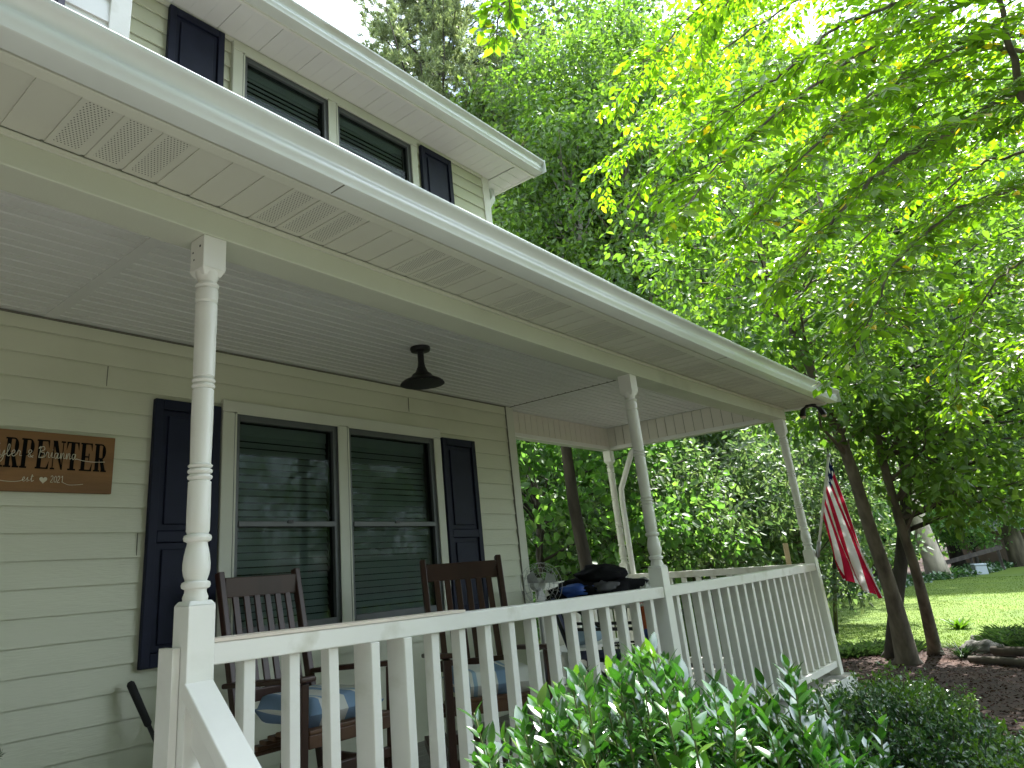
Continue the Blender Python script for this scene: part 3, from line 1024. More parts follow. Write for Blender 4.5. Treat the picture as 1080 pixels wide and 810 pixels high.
# ---- upper eave: soffit, gutter, gable return
YU = -0.362
XU = 2.300
mb = MB()
x = XL
while x < XC:
    mb.box(x+0.004, min(x+0.1185*3, XC+0.04), YU, 0.0, ZT, ZT+0.012)
    for q in (1, 2):
        mb.box(x+0.1185*q, x+0.1185*q+0.004, YU, 0.0, ZT-0.002, ZT)
    x += 0.1185*3
y = YU
while y < 0.34:
    mb.box(XC+0.045, XU, y+0.004, min(y+0.1185, 0.35), ZT, ZT+0.012)
    y += 0.1185
mb.build('upper_soffit', mat('soffit_white', (0.72, 0.73, 0.73), 0.5, 0.02), house)
MB().box(XL, XU, YU, 0.4, ZT+0.013, ZT+0.03).build('soffit_backing', GROOVE, house)
MB().box(XL, 1.905, -0.03, -0.012, ZT-0.035, ZT-0.002).build('frieze_board', TRIM, house, bevel=0.003)
MB().box(XL, XU+0.05, YU-0.024, YU-0.002, ZT-0.014, ZT+0.16).build('upper_fascia', WHITE, house)
k_gutter(XL, XU+0.05, YU-0.0245, ZT+0.004, 0.0, 1.12)
MB().box(XU, XU+0.022, YU-0.002, 0.35, ZT-0.02, ZT+0.14).build('return_board', WHITE, house)
MB().box(XU+0.05, XU+0.054, YU-0.165, YU-0.02, ZT-0.01, ZT+0.13).build('gutter_end', GUTTER, house)
# end elbow of the upper downspout
MB().tube([(2.20, 0.10, ZT-0.01), (2.20, 0.10, ZT-0.12), (2.10, 0.12, ZT-0.28), (2.065, 0.12, ZT-0.36), (2.065, 0.12, 3.1)], 0.042, 4).build('upper_downspout', GUTTER, house)
# main roof
mb = MB()
yr, zr = 4.3, ZT+0.15+2.6
mb.add([(XL-0.3, YU-0.05, ZT+0.15), (XU+0.06, YU-0.05, ZT+0.15), (XU+0.06, yr, zr), (XL-0.3, yr, zr), (XL-0.3, 9.0, ZT+0.15), (XU+0.06, 9.0, ZT+0.15),
        (XL-0.3, YU-0.05, ZT+0.13), (XU+0.06, YU-0.05, ZT+0.13), (XU+0.06, 9.0, ZT+0.13), (XL-0.3, 9.0, ZT+0.13)],
       [(0, 1, 2, 3), (3, 2, 5, 4), (6, 9, 8, 7), (0, 6, 7, 1), (5, 8, 9, 4), (1, 7, 8, 5, 2), (0, 3, 4, 9, 6)])
mb.build('main_roof', SHINGLE, house)

# ---- white bay on the upper storey (its corner shows over the porch gutter)
bay = MB().box(-4.6, -1.958, -0.40, 0.0, 2.7, 4.94)
bay = bay.build('bay', mat('bay_siding', (0.74, 0.75, 0.74), 0.5, 0.03), house)
MB().box(-2.075, -1.955, -0.422, -0.395, 2.7, 4.94).build('bay_corner_board', WHITE, bay, bevel=0.004)
mb = MB()
z = 2.75
while z < 4.9:
    mb.add([(-4.6, -0.414, z), (-2.075, -0.414, z), (-2.075, -0.402, z+0.16), (-4.6, -0.402, z+0.16), (-4.6, -0.401, z), (-2.075, -0.401, z)], [(0, 1, 2, 3), (4, 5, 1, 0)])
    z += 0.16
mb.build('bay_lap', MATS['bay_siding'], bay)
sb = MB().box(-2.78, -2.335, -0.45, -0.416, 3.3, 4.75)
sb = sb.build('bay_shutter', mat('faded_shutter', (0.060, 0.058, 0.095), 0.6, 0.15), bay)
mb = MB()
for k in range(9):
    mb.box(-2.76+k*0.05, -2.725+k*0.05, -0.456, -0.449, 3.33, 4.72)
mb.build('shutter_slats', MATS['faded_shutter'], sb)

# ================================================================== THINGS ON THE PORCH
# ceiling light
pl = empty('porch_light', (-0.047, -0.80, ZC), 0, 'black barn style porch light hanging from the ceiling on a short stem', 'light')
autosmooth(MB().lathe([(0.012, 0.0), (0.066, 0.0), (0.068, -0.012), (0.064, -0.026), (0.02, -0.032)], (0, 0, 0), 28).build('canopy', IRON, pl))
autosmooth(MB().lathe([(0.022, -0.03), (0.021, -0.10), (0.026, -0.135), (0.033, -0.150), (0.033, -0.17)], (0, 0, 0), 24).build('stem', IRON, pl))
sh = MB().lathe([(0.034, -0.152), (0.042, -0.172), (0.062, -0.186), (0.072, -0.200), (0.085, -0.212), (0.120, -0.226), (0.140, -0.240), (0.146, -0.252), (0.141, -0.253), (0.116, -0.232), (0.07, -0.212), (0.035, -0.19)], (0, 0, 0), 36)
autosmooth(sh.build('shade', IRON, pl), 35)

# wooden name sign
sign = empty('name_sign', (-2.035, -0.022, 1.734), 0, 'stained wooden sign with black serif name, white script and a heart hung on the siding', 'sign')
MB().box(-0.35, 0.35, -0.012, 0.008, -0.148, 0.148).build('board', mat('stained_board', (0.21, 0.105, 0.036), 0.7, 0.35, 4, 0.15, 30, stretch=(0.25, 1, 2), dirt=((0.07, 0.036, 0.016), 3, 0.6, (0.3, 1, 3))), sign, bevel=0.002)
INK = mat('black_lettering', (0.006, 0.006, 0.006), 0.9, 0.1, spec=0.05)
CHALK = mat('white_lettering', (0.62, 0.58, 0.45), 0.7, 0.1)


def serif(ch, x, z, w, h, mb, y=-0.0135):
    """heavy condensed serif capital as flat cut-out strokes"""
    T = w*0.30
    t = w*0.10
    s = h*0.055

    def q(pts, dy=0.0):
        k = len(mb.v)
        mb.v += [(x+a*w, y+dy, z+b*h) for a, b in pts]
        mb.v += [(x+a*w, y+0.001, z+b*h) for a, b in pts]
        m = len(pts)
        mb.f.append(tuple(range(k, k+m)))
        for i in range(m):
            j = (i+1) % m
            mb.f.append((k+j, k+i, k+m+i, k+m+j))

    def rect(a, b, c, e, dy=0.0):
        q([(a, c), (b, c), (b, e), (a, e)], dy)
    TT, tt, ss = 0.30, 0.09, 0.055

    def bowl(cx, cz, rx, rz, th, a0=-90, a1=90, N=9, dy=-0.0006):
        for i in range(N):
            p, r_ = R(a0+(a1-a0)*i/N), R(a0+(a1-a0)*(i+1)/N)

            def pt(a, o):
                k = th*abs(math.cos(a))+0.045*abs(math.sin(a))
                return (cx+math.cos(a)*(rx-(k if o else 0)), cz+math.sin(a)*(rz-((0.05 if o else 0))))
            q([pt(p, 0), pt(r_, 0), pt(r_, 1), pt(p, 1)], dy)
    if ch in 'RPENTB':
        pass
    if ch in 'RPEB':
        rect(0.10, 0.10+TT, 0, 1)
        rect(0.0, 0.5, 0, ss, -0.0003)
        rect(0.0, 0.45, 1-ss, 1, -0.0003)
    if ch in 'RPB':
        rect(0.4, 0.6, 0.95, 1, -0.0009)
        rect(0.4, 0.6, 0.44, 0.49, -0.0009)
        bowl(0.58, 0.72, 0.36, 0.28, 0.27)
    if ch == 'R':
        q([(0.45, 0.46), (0.70, 0.46), (0.97, 0.0), (0.66, 0.0)], -0.0012)
        rect(0.60, 1.04, 0, ss, -0.0015)
    if ch == 'E':
        rect(0.4, 0.92, 0.95, 1, -0.0006)
        rect(0.4, 0.95, 0.0, 0.05, -0.0006)
        rect(0.4, 0.72, 0.48, 0.53, -0.0006)
        q([(0.80, 0.95), (0.92, 0.95), (0.92, 0.72)], -0.0009)
        q([(0.80, 0.05), (0.97, 0.28), (0.95, 0.05)], -0.0009)
        rect(0.66, 0.72, 0.38, 0.63, -0.0009)
    if ch == 'N':
        rect(0.12, 0.19, 0, 1)
        rect(0.82, 0.89, 0, 1)
        q([(0.06, 1), (0.40, 1), (0.89, 0.0), (0.80, 0.0)], -0.0004)
        rect(0, 0.32, 0, ss, -0.0006)
        rect(0.68, 1.02, 1-ss, 1, -0.0006)
    if ch == 'T':
        rect(0.35, 0.35+TT, 0, 1)
        rect(0.2, 0.8, 0, ss, -0.0003)
        rect(0.02, 0.98, 0.95, 1, -0.0005)
        q([(0.02, 0.95), (0.16, 0.95), (0.02, 0.70)], -0.0007)
        q([(0.84, 0.95), (0.98, 0.95), (0.98, 0.70)], -0.0007)
    if ch == 'A':
        q([(0.30, 1), (0.55, 1), (0.95, 0), (0.62, 0)])
        q([(0.36, 1), (0.44, 1), (0.16, 0), (0.08, 0)], -0.0003)
        rect(0.2, 0.75, 0.30, 0.35, -0.0005)
        rect(0.0, 0.32, 0, ss, -0.0008)
        rect(0.5, 1.05, 0, ss, -0.0008)
    if ch == 'C':
        bowl(0.5, 0.5, 0.48, 0.5, 0.28, 60, 300, 16)
        rect(0.70, 0.78, 0.70, 0.98, -0.001)


let = MB()
pitch = 0.0705
x = -0.319
for ch in 'CARPENTER':
    serif(ch, x, -0.036, 0.064, 0.145, let)
    x += pitch
let.build('name_lettering', INK, sign)

# thin script: each letter a poly-line in a unit box (x right, z up, x-height 1)
GL = {
 'T': ([(0.0, 1.75), (0.4, 1.95), (1.1, 1.9)], [(0.6, 1.9), (0.45, 0.6), (0.2, 0.0), (0.55, 0.05), (0.9, 0.5)]),
 'y': ([(0.0, 0.9), (0.1, 0.2), (0.4, 0.05), (0.7, 0.9), (0.6, -0.4), (0.2, -1.0), (0.0, -0.6), (0.9, 0.3)],),
 'l': ([(0.0, 0.2), (0.45, 1.2), (0.4, 1.9), (0.2, 1.6), (0.2, 0.2), (0.5, 0.0), (0.7, 0.3)],),
 'e': ([(0.0, 0.3), (0.5, 0.6), (0.45, 1.0), (0.15, 0.8), (0.15, 0.2), (0.45, 0.0), (0.8, 0.35)],),
 'r': ([(0.0, 0.3), (0.2, 1.0), (0.4, 0.85), (0.5, 0.85), (0.45, 0.2), (0.75, 0.15)],),
 '&': ([(1.1, 0.3), (0.6, 0.0), (0.3, 0.3), (0.8, 0.9), (0.6, 1.2), (0.3, 0.9), (0.8, 0.1), (1.1, 0.0)],),
 'B': ([(0.2, 0.0), (0.4, 1.8), (0.1, 1.5), (0.8, 1.9), (1.0, 1.4), (0.4, 1.0), (1.0, 0.8), (0.9, 0.1), (0.3, 0.05), (1.2, 0.2)],),
 'i': ([(0.0, 0.3), (0.2, 1.0), (0.2, 0.2), (0.5, 0.2)], [(0.26, 1.4), (0.30, 1.45)]),
 'a': ([(0.6, 0.9), (0.2, 0.9), (0.05, 0.4), (0.3, 0.0), (0.6, 0.9), (0.55, 0.1), (0.9, 0.2)],),
 'n': ([(0.0, 0.1), (0.1, 1.0), (0.15, 0.0), (0.4, 0.95), (0.6, 0.8), (0.6, 0.1), (0.9, 0.2)],),
 's': ([(0.0, 0.2), (0.4, 1.0), (0.3, 0.6), (0.55, 0.2), (0.2, 0.0), (0.9, 0.3)],),
 't': ([(0.1, 0.4), (0.4, 1.7), (0.25, 0.2), (0.5, 0.05), (0.8, 0.3)], [(0.1, 1.2), (0.7, 1.3)]),
 '2': ([(0.1, 1.2), (0.35, 1.5), (0.6, 1.2), (0.4, 0.6), (0.05, 0.0), (0.7, 0.05)],),
 '0': ([(0.35, 1.5), (0.08, 1.0), (0.1, 0.3), (0.35, 0.0), (0.6, 0.4), (0.6, 1.1), (0.35, 1.5)],),
 '1': ([(0.2, 1.2), (0.4, 1.5), (0.4, 0.0)],),
}


def smooth_line(p, n=6):
    if len(p) < 3:
        return p
    q = []
    p = [p[0]]+list(p)+[p[-1]]
    for i in range(1, len(p)-2):
        a, b, c, d = [np.array(v, float) for v in p[i-1:i+3]]
        for k in range(n):
            t = k/n
            q.append(tuple(0.5*((2*b)+(-a+c)*t+(2*a-5*b+4*c-d)*t*t+(-a+3*b-3*c+d)*t**3)))
    q.append(tuple(p[-1]))
    return q


scr = MB()


def script(text, x, z, s, adv, rad):
    for ch in text:
        if ch == ' ':
            x += adv*0.9
            continue
        for st_ in GL[ch]:
            scr.tube([(x+a*s, -0.0155, z+b*s) for a, b in smooth_line(st_)], rad, 5)
        x += s*(max(p[0] for st_ in GL[ch] for p in st_))*0.96 + adv*0.12
    return x


x = -0.30
x = script('Tyler & Brianna', -0.235, 0.018, 0.030, 0.020, 0.0015)
scr.tube([(a, -0.0155, b) for a, b in smooth_line([(x-0.004, 0.022), (x+0.04, 0.014), (x+0.09, 0.012), (x+0.14, 0.016)])], 0.0014, 5)
scr.tube([(a, -0.0155, b) for a, b in smooth_line([(-0.21, -0.095), (-0.16, -0.103), (-0.11, -0.102), (-0.085, -0.094)])], 0.0014, 5)
scr.build('script_lettering', CHALK, sign)
scr = MB()
script('est', -0.088, -0.100, 0.020, 0.015, 0.0015)
xe = script('2021', 0.040, -0.100, 0.021, 0.024, 0.0015)
scr.tube([(a, -0.0155, b) for a, b in smooth_line([(xe, -0.099), (xe+0.03, -0.110), (xe+0.07, -0.108), (xe+0.10, -0.104)])], 0.0013, 5)
scr.build('date_lettering', CHALK, sign)
scr = MB()
hp = []
for k in range(24):
    t = 2*math.pi*k/24
    hp.append((16*math.sin(t)**3, 13*math.cos(t)-5*math.cos(2*t)-2*math.cos(3*t)-math.cos(4*t)))
k0 = len(scr.v)
scr.v += [(0.008+a*0.00115, -0.0150, -0.090+b*0.00115) for a, b in hp]
scr.f.append(tuple(range(k0, k0+24)))
scr.build('heart', CHALK, sign)


# rocking chairs
def rocking_chair(loc, rz, label):
    t = empty('rocking_chair', loc, rz, label, 'rocking chair', 'dark wooden rocking chairs on the porch')

    def part(mb, name, m=WALNUT, par=t, bv=0.005):
        return mb.build(name, m, par, bevel=bv)
    for s in (-1, 1):
        part(MB().bar((s*0.235, 0.235, 0.075), (s*0.250, 0.505, 1.155), 0.036, 0.046, (0, 1, 0)), 'back_post')
        part(MB().bar((s*0.275, -0.235, 0.075), (s*0.275, -0.255, 0.645), 0.040, 0.046, (0, 1, 0)), 'leg')
        part(MB().bar((s*0.285, -0.315, 0.665), (s*0.272, 0.355, 0.612), 0.085, 0.024), 'armrest', bv=0.008)
        rk = MB()
        pts = []
        for k in range(13):
            q = -0.46+1.10*k/12
            pts.append((s*0.262, q, 0.028+0.21*(q-0.02)**2))
        for a, b in zip(pts[:-1], pts[1:]):
            rk.bar(a, Vector(b)+(Vector(b)-Vector(a))*0.08, 0.034, 0.05)
        part(rk, 'rocker', bv=0)
        part(MB().bar((s*0.262, -0.235, 0.22), (s*0.245, 0.26, 0.22), 0.025, 0.04), 'side_stretcher')
    part(MB().bar((-0.232, 0.485, 1.075), (0.232, 0.485, 1.075), 0.026, 0.105), 'top_rail')
    part(MB().bar((-0.235, 0.355, 0.545), (0.235, 0.355, 0.545), 0.026, 0.060), 'lower_rail')
    for k in range(6):
        x = -0.170+k*0.068
        part(MB().bar((x, 0.358, 0.572), (x, 0.474, 1.026), 0.036, 0.014, (0, 1, 0)), 'slat', bv=0.002)
    st_ = MB()
    for k in range(8):
        y0 = -0.27+k*0.066
        st_.box(-0.250, 0.250, y0, y0+0.060, 0.432-0.0009*k*k*3, 0.452-0.0009*k*k*3)
    part(st_, 'seat', SEATW)
    part(MB().bar((-0.25, -0.255, 0.405), (0.25, -0.255, 0.405), 0.024, 0.055), 'seat_rail', SEATW)
    part(MB().bar((-0.255, -0.238, 0.27), (0.255, -0.238, 0.27), 0.024, 0.045), 'front_stretcher')
    part(MB().bar((-0.255, -0.238, 0.155), (0.255, -0.238, 0.155), 0.024, 0.045), 'front_stretcher')
    return t


def stripe_mat():
    m, nt, out = newmat('striped_cushion_cloth')
    c = nt.nodes.new('ShaderNodeTexCoord')
    s = nt.nodes.new('ShaderNodeSeparateXYZ')
    nt.links.new(c.outputs['Object'], s.inputs[0])
    mt = nt.nodes.new('ShaderNodeMath')
    mt.operation = 'MULTIPLY_ADD'
    mt.inputs[1].default_value = 4.6
    mt.inputs[2].default_value = 10.35
    nt.links.new(s.outputs[0], mt.inputs[0])
    fr = nt.nodes.new('ShaderNodeMath')
    fr.operation = 'FRACT'
    nt.links.new(mt.outputs[0], fr.inputs[0])
    r = nt.nodes.new('ShaderNodeValToRGB')
    r.color_ramp.interpolation = 'CONSTANT'
    cols = [(0.0, (0.70, 0.70, 0.68)), (0.30, (0.20, 0.30, 0.46)), (0.62, (0.70, 0.70, 0.68)), (0.70, (0.30, 0.42, 0.56)), (0.80, (0.70, 0.70, 0.68))]
    while len(r.color_ramp.elements) < len(cols):
        r.color_ramp.elements.new(0.5)
    for e, (p, q) in zip(r.color_ramp.elements, cols):
        e.position = p
        e.color = q+(1,)
    nt.links.new(fr.outputs[0], r.inputs['Fac'])
    b = nt.nodes.new('ShaderNodeBsdfPrincipled')
    b.inputs['Roughness'].default_value = 0.9
    nt.links.new(r.outputs['Color'], b.inputs['Base Color'])
    nt.links.new(b.outputs[0], out.inputs['Surface'])
    return m


STRIPE = stripe_mat()


def pillow(name, sx, sy, sz, loc, rz, m, label, cat='cushion', group=None, tilt=0.0):
    mb = MB()
    n = 14
    for sgn in (1, -1):
        k = len(mb.v)
        for i in range(n+1):
            for j in range(n+1):
                a, b = -1+2*i/n, -1+2*j/n
                w = max(0, (1-a**8)*(1-b**8))**0.3
                h = sgn*sz*w*(1+0.07*math.sin(5*a+2)*math.cos(4*b))
                mb.v.append((a*sx*(1-0.04*b*b), b*sy*(1-0.04*a*a), h))
        for i in range(n):
            for j in range(n):
                q = (k+i*(n+1)+j, k+(i+1)*(n+1)+j, k+(i+1)*(n+1)+j+1, k+i*(n+1)+j+1)
                mb.f.append(q if sgn > 0 else q[::-1])
    o = mb.build(name, m, None, smooth=True)
    o.location = loc
    o.rotation_euler = (tilt, 0, rz)
    return tag(o, label, cat, group)


CH1 = (-0.91, -0.75, 0)
CH2 = (0.01, -1.10, 0)
RZ2 = R(-37)
rocking_chair(CH1, 0.0, 'dark brown slat back rocking chair in front of the left window, nearer the end post')
rocking_chair(CH2, RZ2, 'dark brown slat back rocking chair in front of the right shutter, turned towards the steps')
pillow('seat_cushion', 0.235, 0.235, 0.062, (CH1[0], CH1[1]-0.02, 0.505), 0, STRIPE, 'blue and white striped cushion on the rocking chair under the left window', 'cushion', 'striped seat cushions')
c2 = Matrix.Rotation(RZ2, 3, 'Z') @ Vector((0, -0.02, 0))
pillow('seat_cushion', 0.235, 0.235, 0.062, (CH2[0]+c2.x, CH2[1]+c2.y, 0.505), RZ2, STRIPE, 'blue and white striped cushion on the rocking chair by the right shutter', 'cushion', 'striped seat cushions')

# black pole with a foam grip leaning on the wall
q0, q1 = Vector((-1.535, -0.075, 0.660)), Vector((-1.30, -0.34, 0.005))
dq = (q1-q0).normalized()
lp = MB().tube([q0, q1], 0.011, 12).build('leaning_pole', IRON, smooth=True)
tag(lp, 'black pole with a thick grip leaning against the siding below the left shutter', 'pole')
MB().tube([q0-dq*0.01, q0, q0+dq*0.02, q0+dq*0.21, q0+dq*0.22], [0.010, 0.019, 0.020, 0.018, 0.012], 14).build('grip', mat('foam_grip', (0.012, 0.012, 0.013), 0.85, 0.2), lp, smooth=True)

# patio table with iron scroll legs
TX, TY = 2.33, -0.68
tb = empty('patio_table', (TX, TY, 0), 0.4, 'round patio table with pale rim and curled black iron legs behind the rail', 'table')
autosmooth(MB().lathe([(0.0, 0.715), (0.44, 0.715), (0.455, 0.722), (0.458, 0.735), (0.445, 0.742), (0.0, 0.742)], (0, 0, 0), 48).build('tabletop', mat('pale_tabletop', (0.60, 0.60, 0.56), 0.5), tb))
for k in range(4):
    a = k*math.pi/2
    c, s_ = math.cos(a), math.sin(a)
    prof = [(0.40, 0.71), (0.33, 0.66), (0.20, 0.55), (0.12, 0.42), (0.14, 0.28), (0.24, 0.15), (0.34, 0.06), (0.38, 0.012), (0.41, 0.03), (0.40, 0.06)]
    MB().tube([(r_*c, r_*s_, z) for r_, z in smooth_line(prof, 4)], 0.011, 8).build('leg', IRON, tb, smooth=True)
MB().tube([(0.13*math.cos(t*0.3), 0.13*math.sin(t*0.3), 0.42) for t in range(22)], 0.008, 6).build('ring', IRON, tb, smooth=True)


def blob(name, m, loc, sc, seed, amp=0.25, fr=2.5, parent=None, sub=4, rz=0.0, ridged=False, flat=True):
    import bmesh
    from mathutils import noise
    bm = bmesh.new()
    bmesh.ops.create_icosphere(bm, subdivisions=sub, radius=1)
    for v in bm.verts:
        p = v.co*fr+Vector((seed*3.1, seed*1.7, seed))
        q = noise.noise(p)+0.5*noise.noise(p*2.1)
        if ridged:
            q = 0.6-1.6*abs(noise.noise(p))-0.6*abs(noise.noise(p*2.3))
        v.co *= 1+amp*q
        v.co = Vector((v.co.x*sc[0], v.co.y*sc[1], v.co.z*sc[2]))
        if flat and v.co.z < -sc[2]*0.35:
            v.co.z = -sc[2]*0.35
    me = bpy.data.meshes.new(name)
    bm.to_mesh(me)
    bm.free()
    me.materials.append(m)
    me.polygons.foreach_set('use_smooth', [True]*len(me.polygons))
    o = bpy.data.objects.new(name, me)
    COL.objects.link(o)
    o.location = loc
    o.rotation_euler = (0, 0, rz)
    if parent:
        o.parent = parent
    return o


BLACKC = mat('black_nylon', (0.006, 0.006, 0.008), 0.85, 0.3, 8, 0.4, 30, spec=0.15)
BLUEC = mat('blue_nylon', (0.020, 0.075, 0.34), 0.5, 0.2, 8, 0.3, 30)
GREYC = mat('grey_nylon', (0.09, 0.09, 0.10), 0.7, 0.25, 8, 0.3, 30)
WBAG = mat('white_plastic', (0.66, 0.66, 0.64), 0.35, 0.06, 8, 0.3, 20)
va = math.atan2(0.75, -0.66)
bag = blob('duffel_bag', BLACKC, (TX-0.20, TY+0.10, 0.805), (0.40, 0.21, 0.150), 3, 0.36, 2.3, rz=R(-48))
tag(bag, 'slumped black duffel bag with blue and grey panels lying on the patio table', 'bag')
blob('blue_panel', BLUEC, (-0.16, -0.13, 0.055), (0.17, 0.06, 0.045), 7, 0.5, 2.6, bag, 3, R(12), flat=False)
blob('grey_panel', GREYC, (0.05, -0.150, 0.060), (0.10, 0.045, 0.055), 9, 0.5, 2.8, bag, 3, R(-10), flat=False)
blob('flap', BLACKC, (0.06, 0.02, 0.150), (0.22, 0.14, 0.085), 12, 0.4, 2.6, bag, 3, R(8), flat=False)
MB().tube(smooth_line([(-0.30, -0.14, 0.02), (-0.36, -0.20, 0.03), (-0.42, -0.19, -0.02), (-0.44, -0.12, -0.04)], 5), 0.014, 6).build('strap', BLACKC, bag, smooth=True)
wb = blob('plastic_bag', WBAG, (TX+0.11, TY-0.16, 0.79), (0.12, 0.12, 0.11), 21, 0.55, 2.0, sub=4, ridged=True)
tag(wb, 'crumpled white plastic bag on the patio table next to the black duffel', 'bag')
# cloth over the table edge
cl = MB()
N = 10
for i in range(N+1):
    for j in range(7):
        t = i/N
        cl.v.append((TX-0.30+0.02*math.sin(3*t+j)+0.004*j, TY-0.41+0.02*j-0.02*math.sin(j*1.7+2*t), 0.748-0.34*t*(1-0.04*j)))
for i in range(N):
    for j in range(6):
        cl.f.append((i*7+j, i*7+j+1, i*7+j+8, i*7+j+7))
cl = cl.build('draped_cloth', BLUEC, smooth=True)
cl.data.materials.append(mat('orange_cloth', (0.55, 0.13, 0.05), 0.8, 0.1))
for p in cl.data.polygons:
    if p.center.z > 0.56:
        p.material_index = 1
sm = cl.modifiers.new('solid', 'SOLIDIFY')
sm.thickness = 0.006
tag(cl, 'orange and dark blue cloth hanging over the front edge of the patio table', 'cloth')

# wire cage fan
fan = empty('pedestal_fan', (1.62, -0.40, 0), R(-30), 'thin wire cage fan on a grey stand near the corner of the house wall', 'fan')
fb = MB()
for rr_ in (0.05, 0.09, 0.13, 0.165):
    for yy_ in (-0.045, 0.045):
        fb.tube([(rr_*math.cos(t*math.pi/14), yy_*(1.2-rr_*2.5), 0.93+rr_*math.sin(t*math.pi/14)) for t in range(29)], 0.0016, 4, False)
for k in range(16):
    a = k*math.pi/8
    fb.tube([(0.03*math.cos(a), -0.05, 0.93+0.03*math.sin(a)), (0.12*math.cos(a), -0.045, 0.93+0.12*math.sin(a)), (0.166*math.cos(a), 0, 0.93+0.166*math.sin(a)), (0.12*math.cos(a), 0.045, 0.93+0.12*math.sin(a))], 0.0014, 4, False)
fb.build('cage', STEEL, fan)
bl = MB()
for k in range(3):
    a = k*2*math.pi/3+0.4
    bl.add([(0.02*math.cos(a), 0.0, 0.93+0.02*math.sin(a)), (0.13*math.cos(a-0.35), -0.015, 0.93+0.13*math.sin(a-0.35)), (0.14*math.cos(a+0.1), 0.0, 0.93+0.14*math.sin(a+0.1)), (0.11*math.cos(a+0.5), 0.018, 0.93+0.11*math.sin(a+0.5))], [(0, 1, 2, 3)])
bl.build('blade', STEEL, fan)
MB().tube([(0, 0.03, 0.93), (0, 0.12, 0.93)], 0.05, 14).build('motor', STEEL, fan)
MB().tube([(0, 0.08, 0.90), (0, 0.08, 0.02)], 0.014, 10).build('pole', STEEL, fan)
MB().lathe([(0.17, 0.0), (0.17, 0.02), (0.04, 0.04)], (0, 0.08, 0), 24).build('base', STEEL, fan)

# navy folding chair
NAVC = mat('navy_canvas', (0.012, 0.018, 0.055), 0.85, 0.2, 12, 0.2, 80)
fc = empty('folding_chair', (1.50, -0.98, 0), R(31), 'navy canvas folding chair standing between the rocking chair and the patio table', 'chair')
for s in (-1, 1):
    MB().tube([(s*0.24, 0.34, 0.84), (s*0.24, 0.22, 0.45), (s*0.24, -0.26, 0.01)], 0.010, 8).build('frame_tube', IRON, fc)
    MB().tube([(s*0.24, -0.24, 0.44), (s*0.24, 0.30, 0.01)], 0.010, 8).build('frame_tube', IRON, fc)
    MB().bar((s*0.25, -0.24, 0.62), (s*0.25, 0.26, 0.64), 0.04, 0.02).build('armrest', IRON, fc)
bk = MB()
for i in range(9):
    for j in range(9):
        u_, v_ = i/8, j/8
        bk.v.append((-0.235+0.47*u_, 0.235+0.10*v_+0.03*math.sin(math.pi*u_), 0.48+0.35*v_))
for i in range(8):
    for j in range(8):
        bk.f.append((i*9+j, (i+1)*9+j, (i+1)*9+j+1, i*9+j+1))
o = bk.build('backrest', NAVC, fc, smooth=True)
o.modifiers.new('s', 'SOLIDIFY').thickness = 0.006
bk = MB()
for i in range(9):
    for j in range(9):
        u_, v_ = i/8, j/8
        bk.v.append((-0.235+0.47*u_, -0.24+0.46*v_, 0.45-0.05*math.sin(math.pi*u_)*math.sin(math.pi*v_)))
for i in range(8):
    for j in range(8):
        bk.f.append((i*9+j, (i+1)*9+j, (i+1)*9+j+1, i*9+j+1))
o = bk.build('seat', NAVC, fc, smooth=True)
o.modifiers.new('s', 'SOLIDIFY').thickness = 0.006

# bench with a rolled pale blue cushion at the back of the porch
be = empty('porch_bench', (2.55, -0.12, 0), 0.0, 'low white slatted bench along the back rail of the porch', 'bench')
sb = MB()
for k in range(5):
    sb.box(-0.5, 0.5, -0.16+k*0.066, -0.105+k*0.066, 0.36, 0.385)
sb.build('seat', WHITE, be)
for x in (-0.46, 0.46):
    for y in (-0.13, 0.13):
        MB().box(x-0.022, x+0.022, y-0.022, y+0.022, 0, 0.36).build('leg', WHITE, be)
PALEB = mat('pale_blue_cloth', (0.26, 0.36, 0.44), 0.9, 0.15, 8, 0.2, 40)
rc = MB().tube([(2.30, -0.16, 0.455), (2.32, -0.16, 0.455), (2.33, -0.16, 0.455), (2.60, -0.15, 0.455), (2.76, -0.15, 0.455), (2.77, -0.15, 0.455)], [0.02, 0.058, 0.068, 0.066, 0.066, 0.03], 18).build('rolled_cushion', PALEB, smooth=True)
tag(rc, 'pale blue cushion rolled up on the low white bench at the back of the porch', 'cushion')

# small potted evergreen at the left end of the porch (only its tips reach into the picture)
ev = empty('potted_evergreen', (-2.50, -0.42, 0), 0, 'small dark evergreen in a pot by the wall at the left edge', 'plant')
autosmooth(MB().lathe([(0.10, 0.0), (0.14, 0.24), (0.15, 0.25), (0.15, 0.28), (0.13, 0.28), (0.12, 0.25), (0.0, 0.25)], (0, 0, 0), 24).build('pot', mat('clay_pot', (0.26, 0.11, 0.07), 0.85), ev))
rng = np.random.default_rng(8)
ev_p, ev_d = [], []
tw = MB().tube([(0, 0, 0.25), (0, 0, 1.1)], [0.018, 0.006], 6)
for k in range(70):
    z = 0.32+0.78*k/70
    a = k*2.4
    ln = 0.27*(1.02-(z-0.3)/0.95)+0.05
    tip = np.array([math.cos(a)*ln, math.sin(a)*ln, z+0.06])
    base = np.array([0, 0, z-0.03])
    tw.tube([base, tip], [0.004, 0.0015], 4)
    for q in np.linspace(0.25, 1, 16):
        for s in range(6):
            ev_p.append(base+(tip-base)*q)
            ev_d.append(unit((tip-base))*0.7+rng.normal(size=3)*0.6)
tw.build('stem', TWIG, ev)
ev_p = np.array(ev_p)
leaves('foliage', ev_p, np.array(ev_d), rng.normal(size=ev_p.shape), 0.030, 0.005, LEAF_HOLLY, ev)

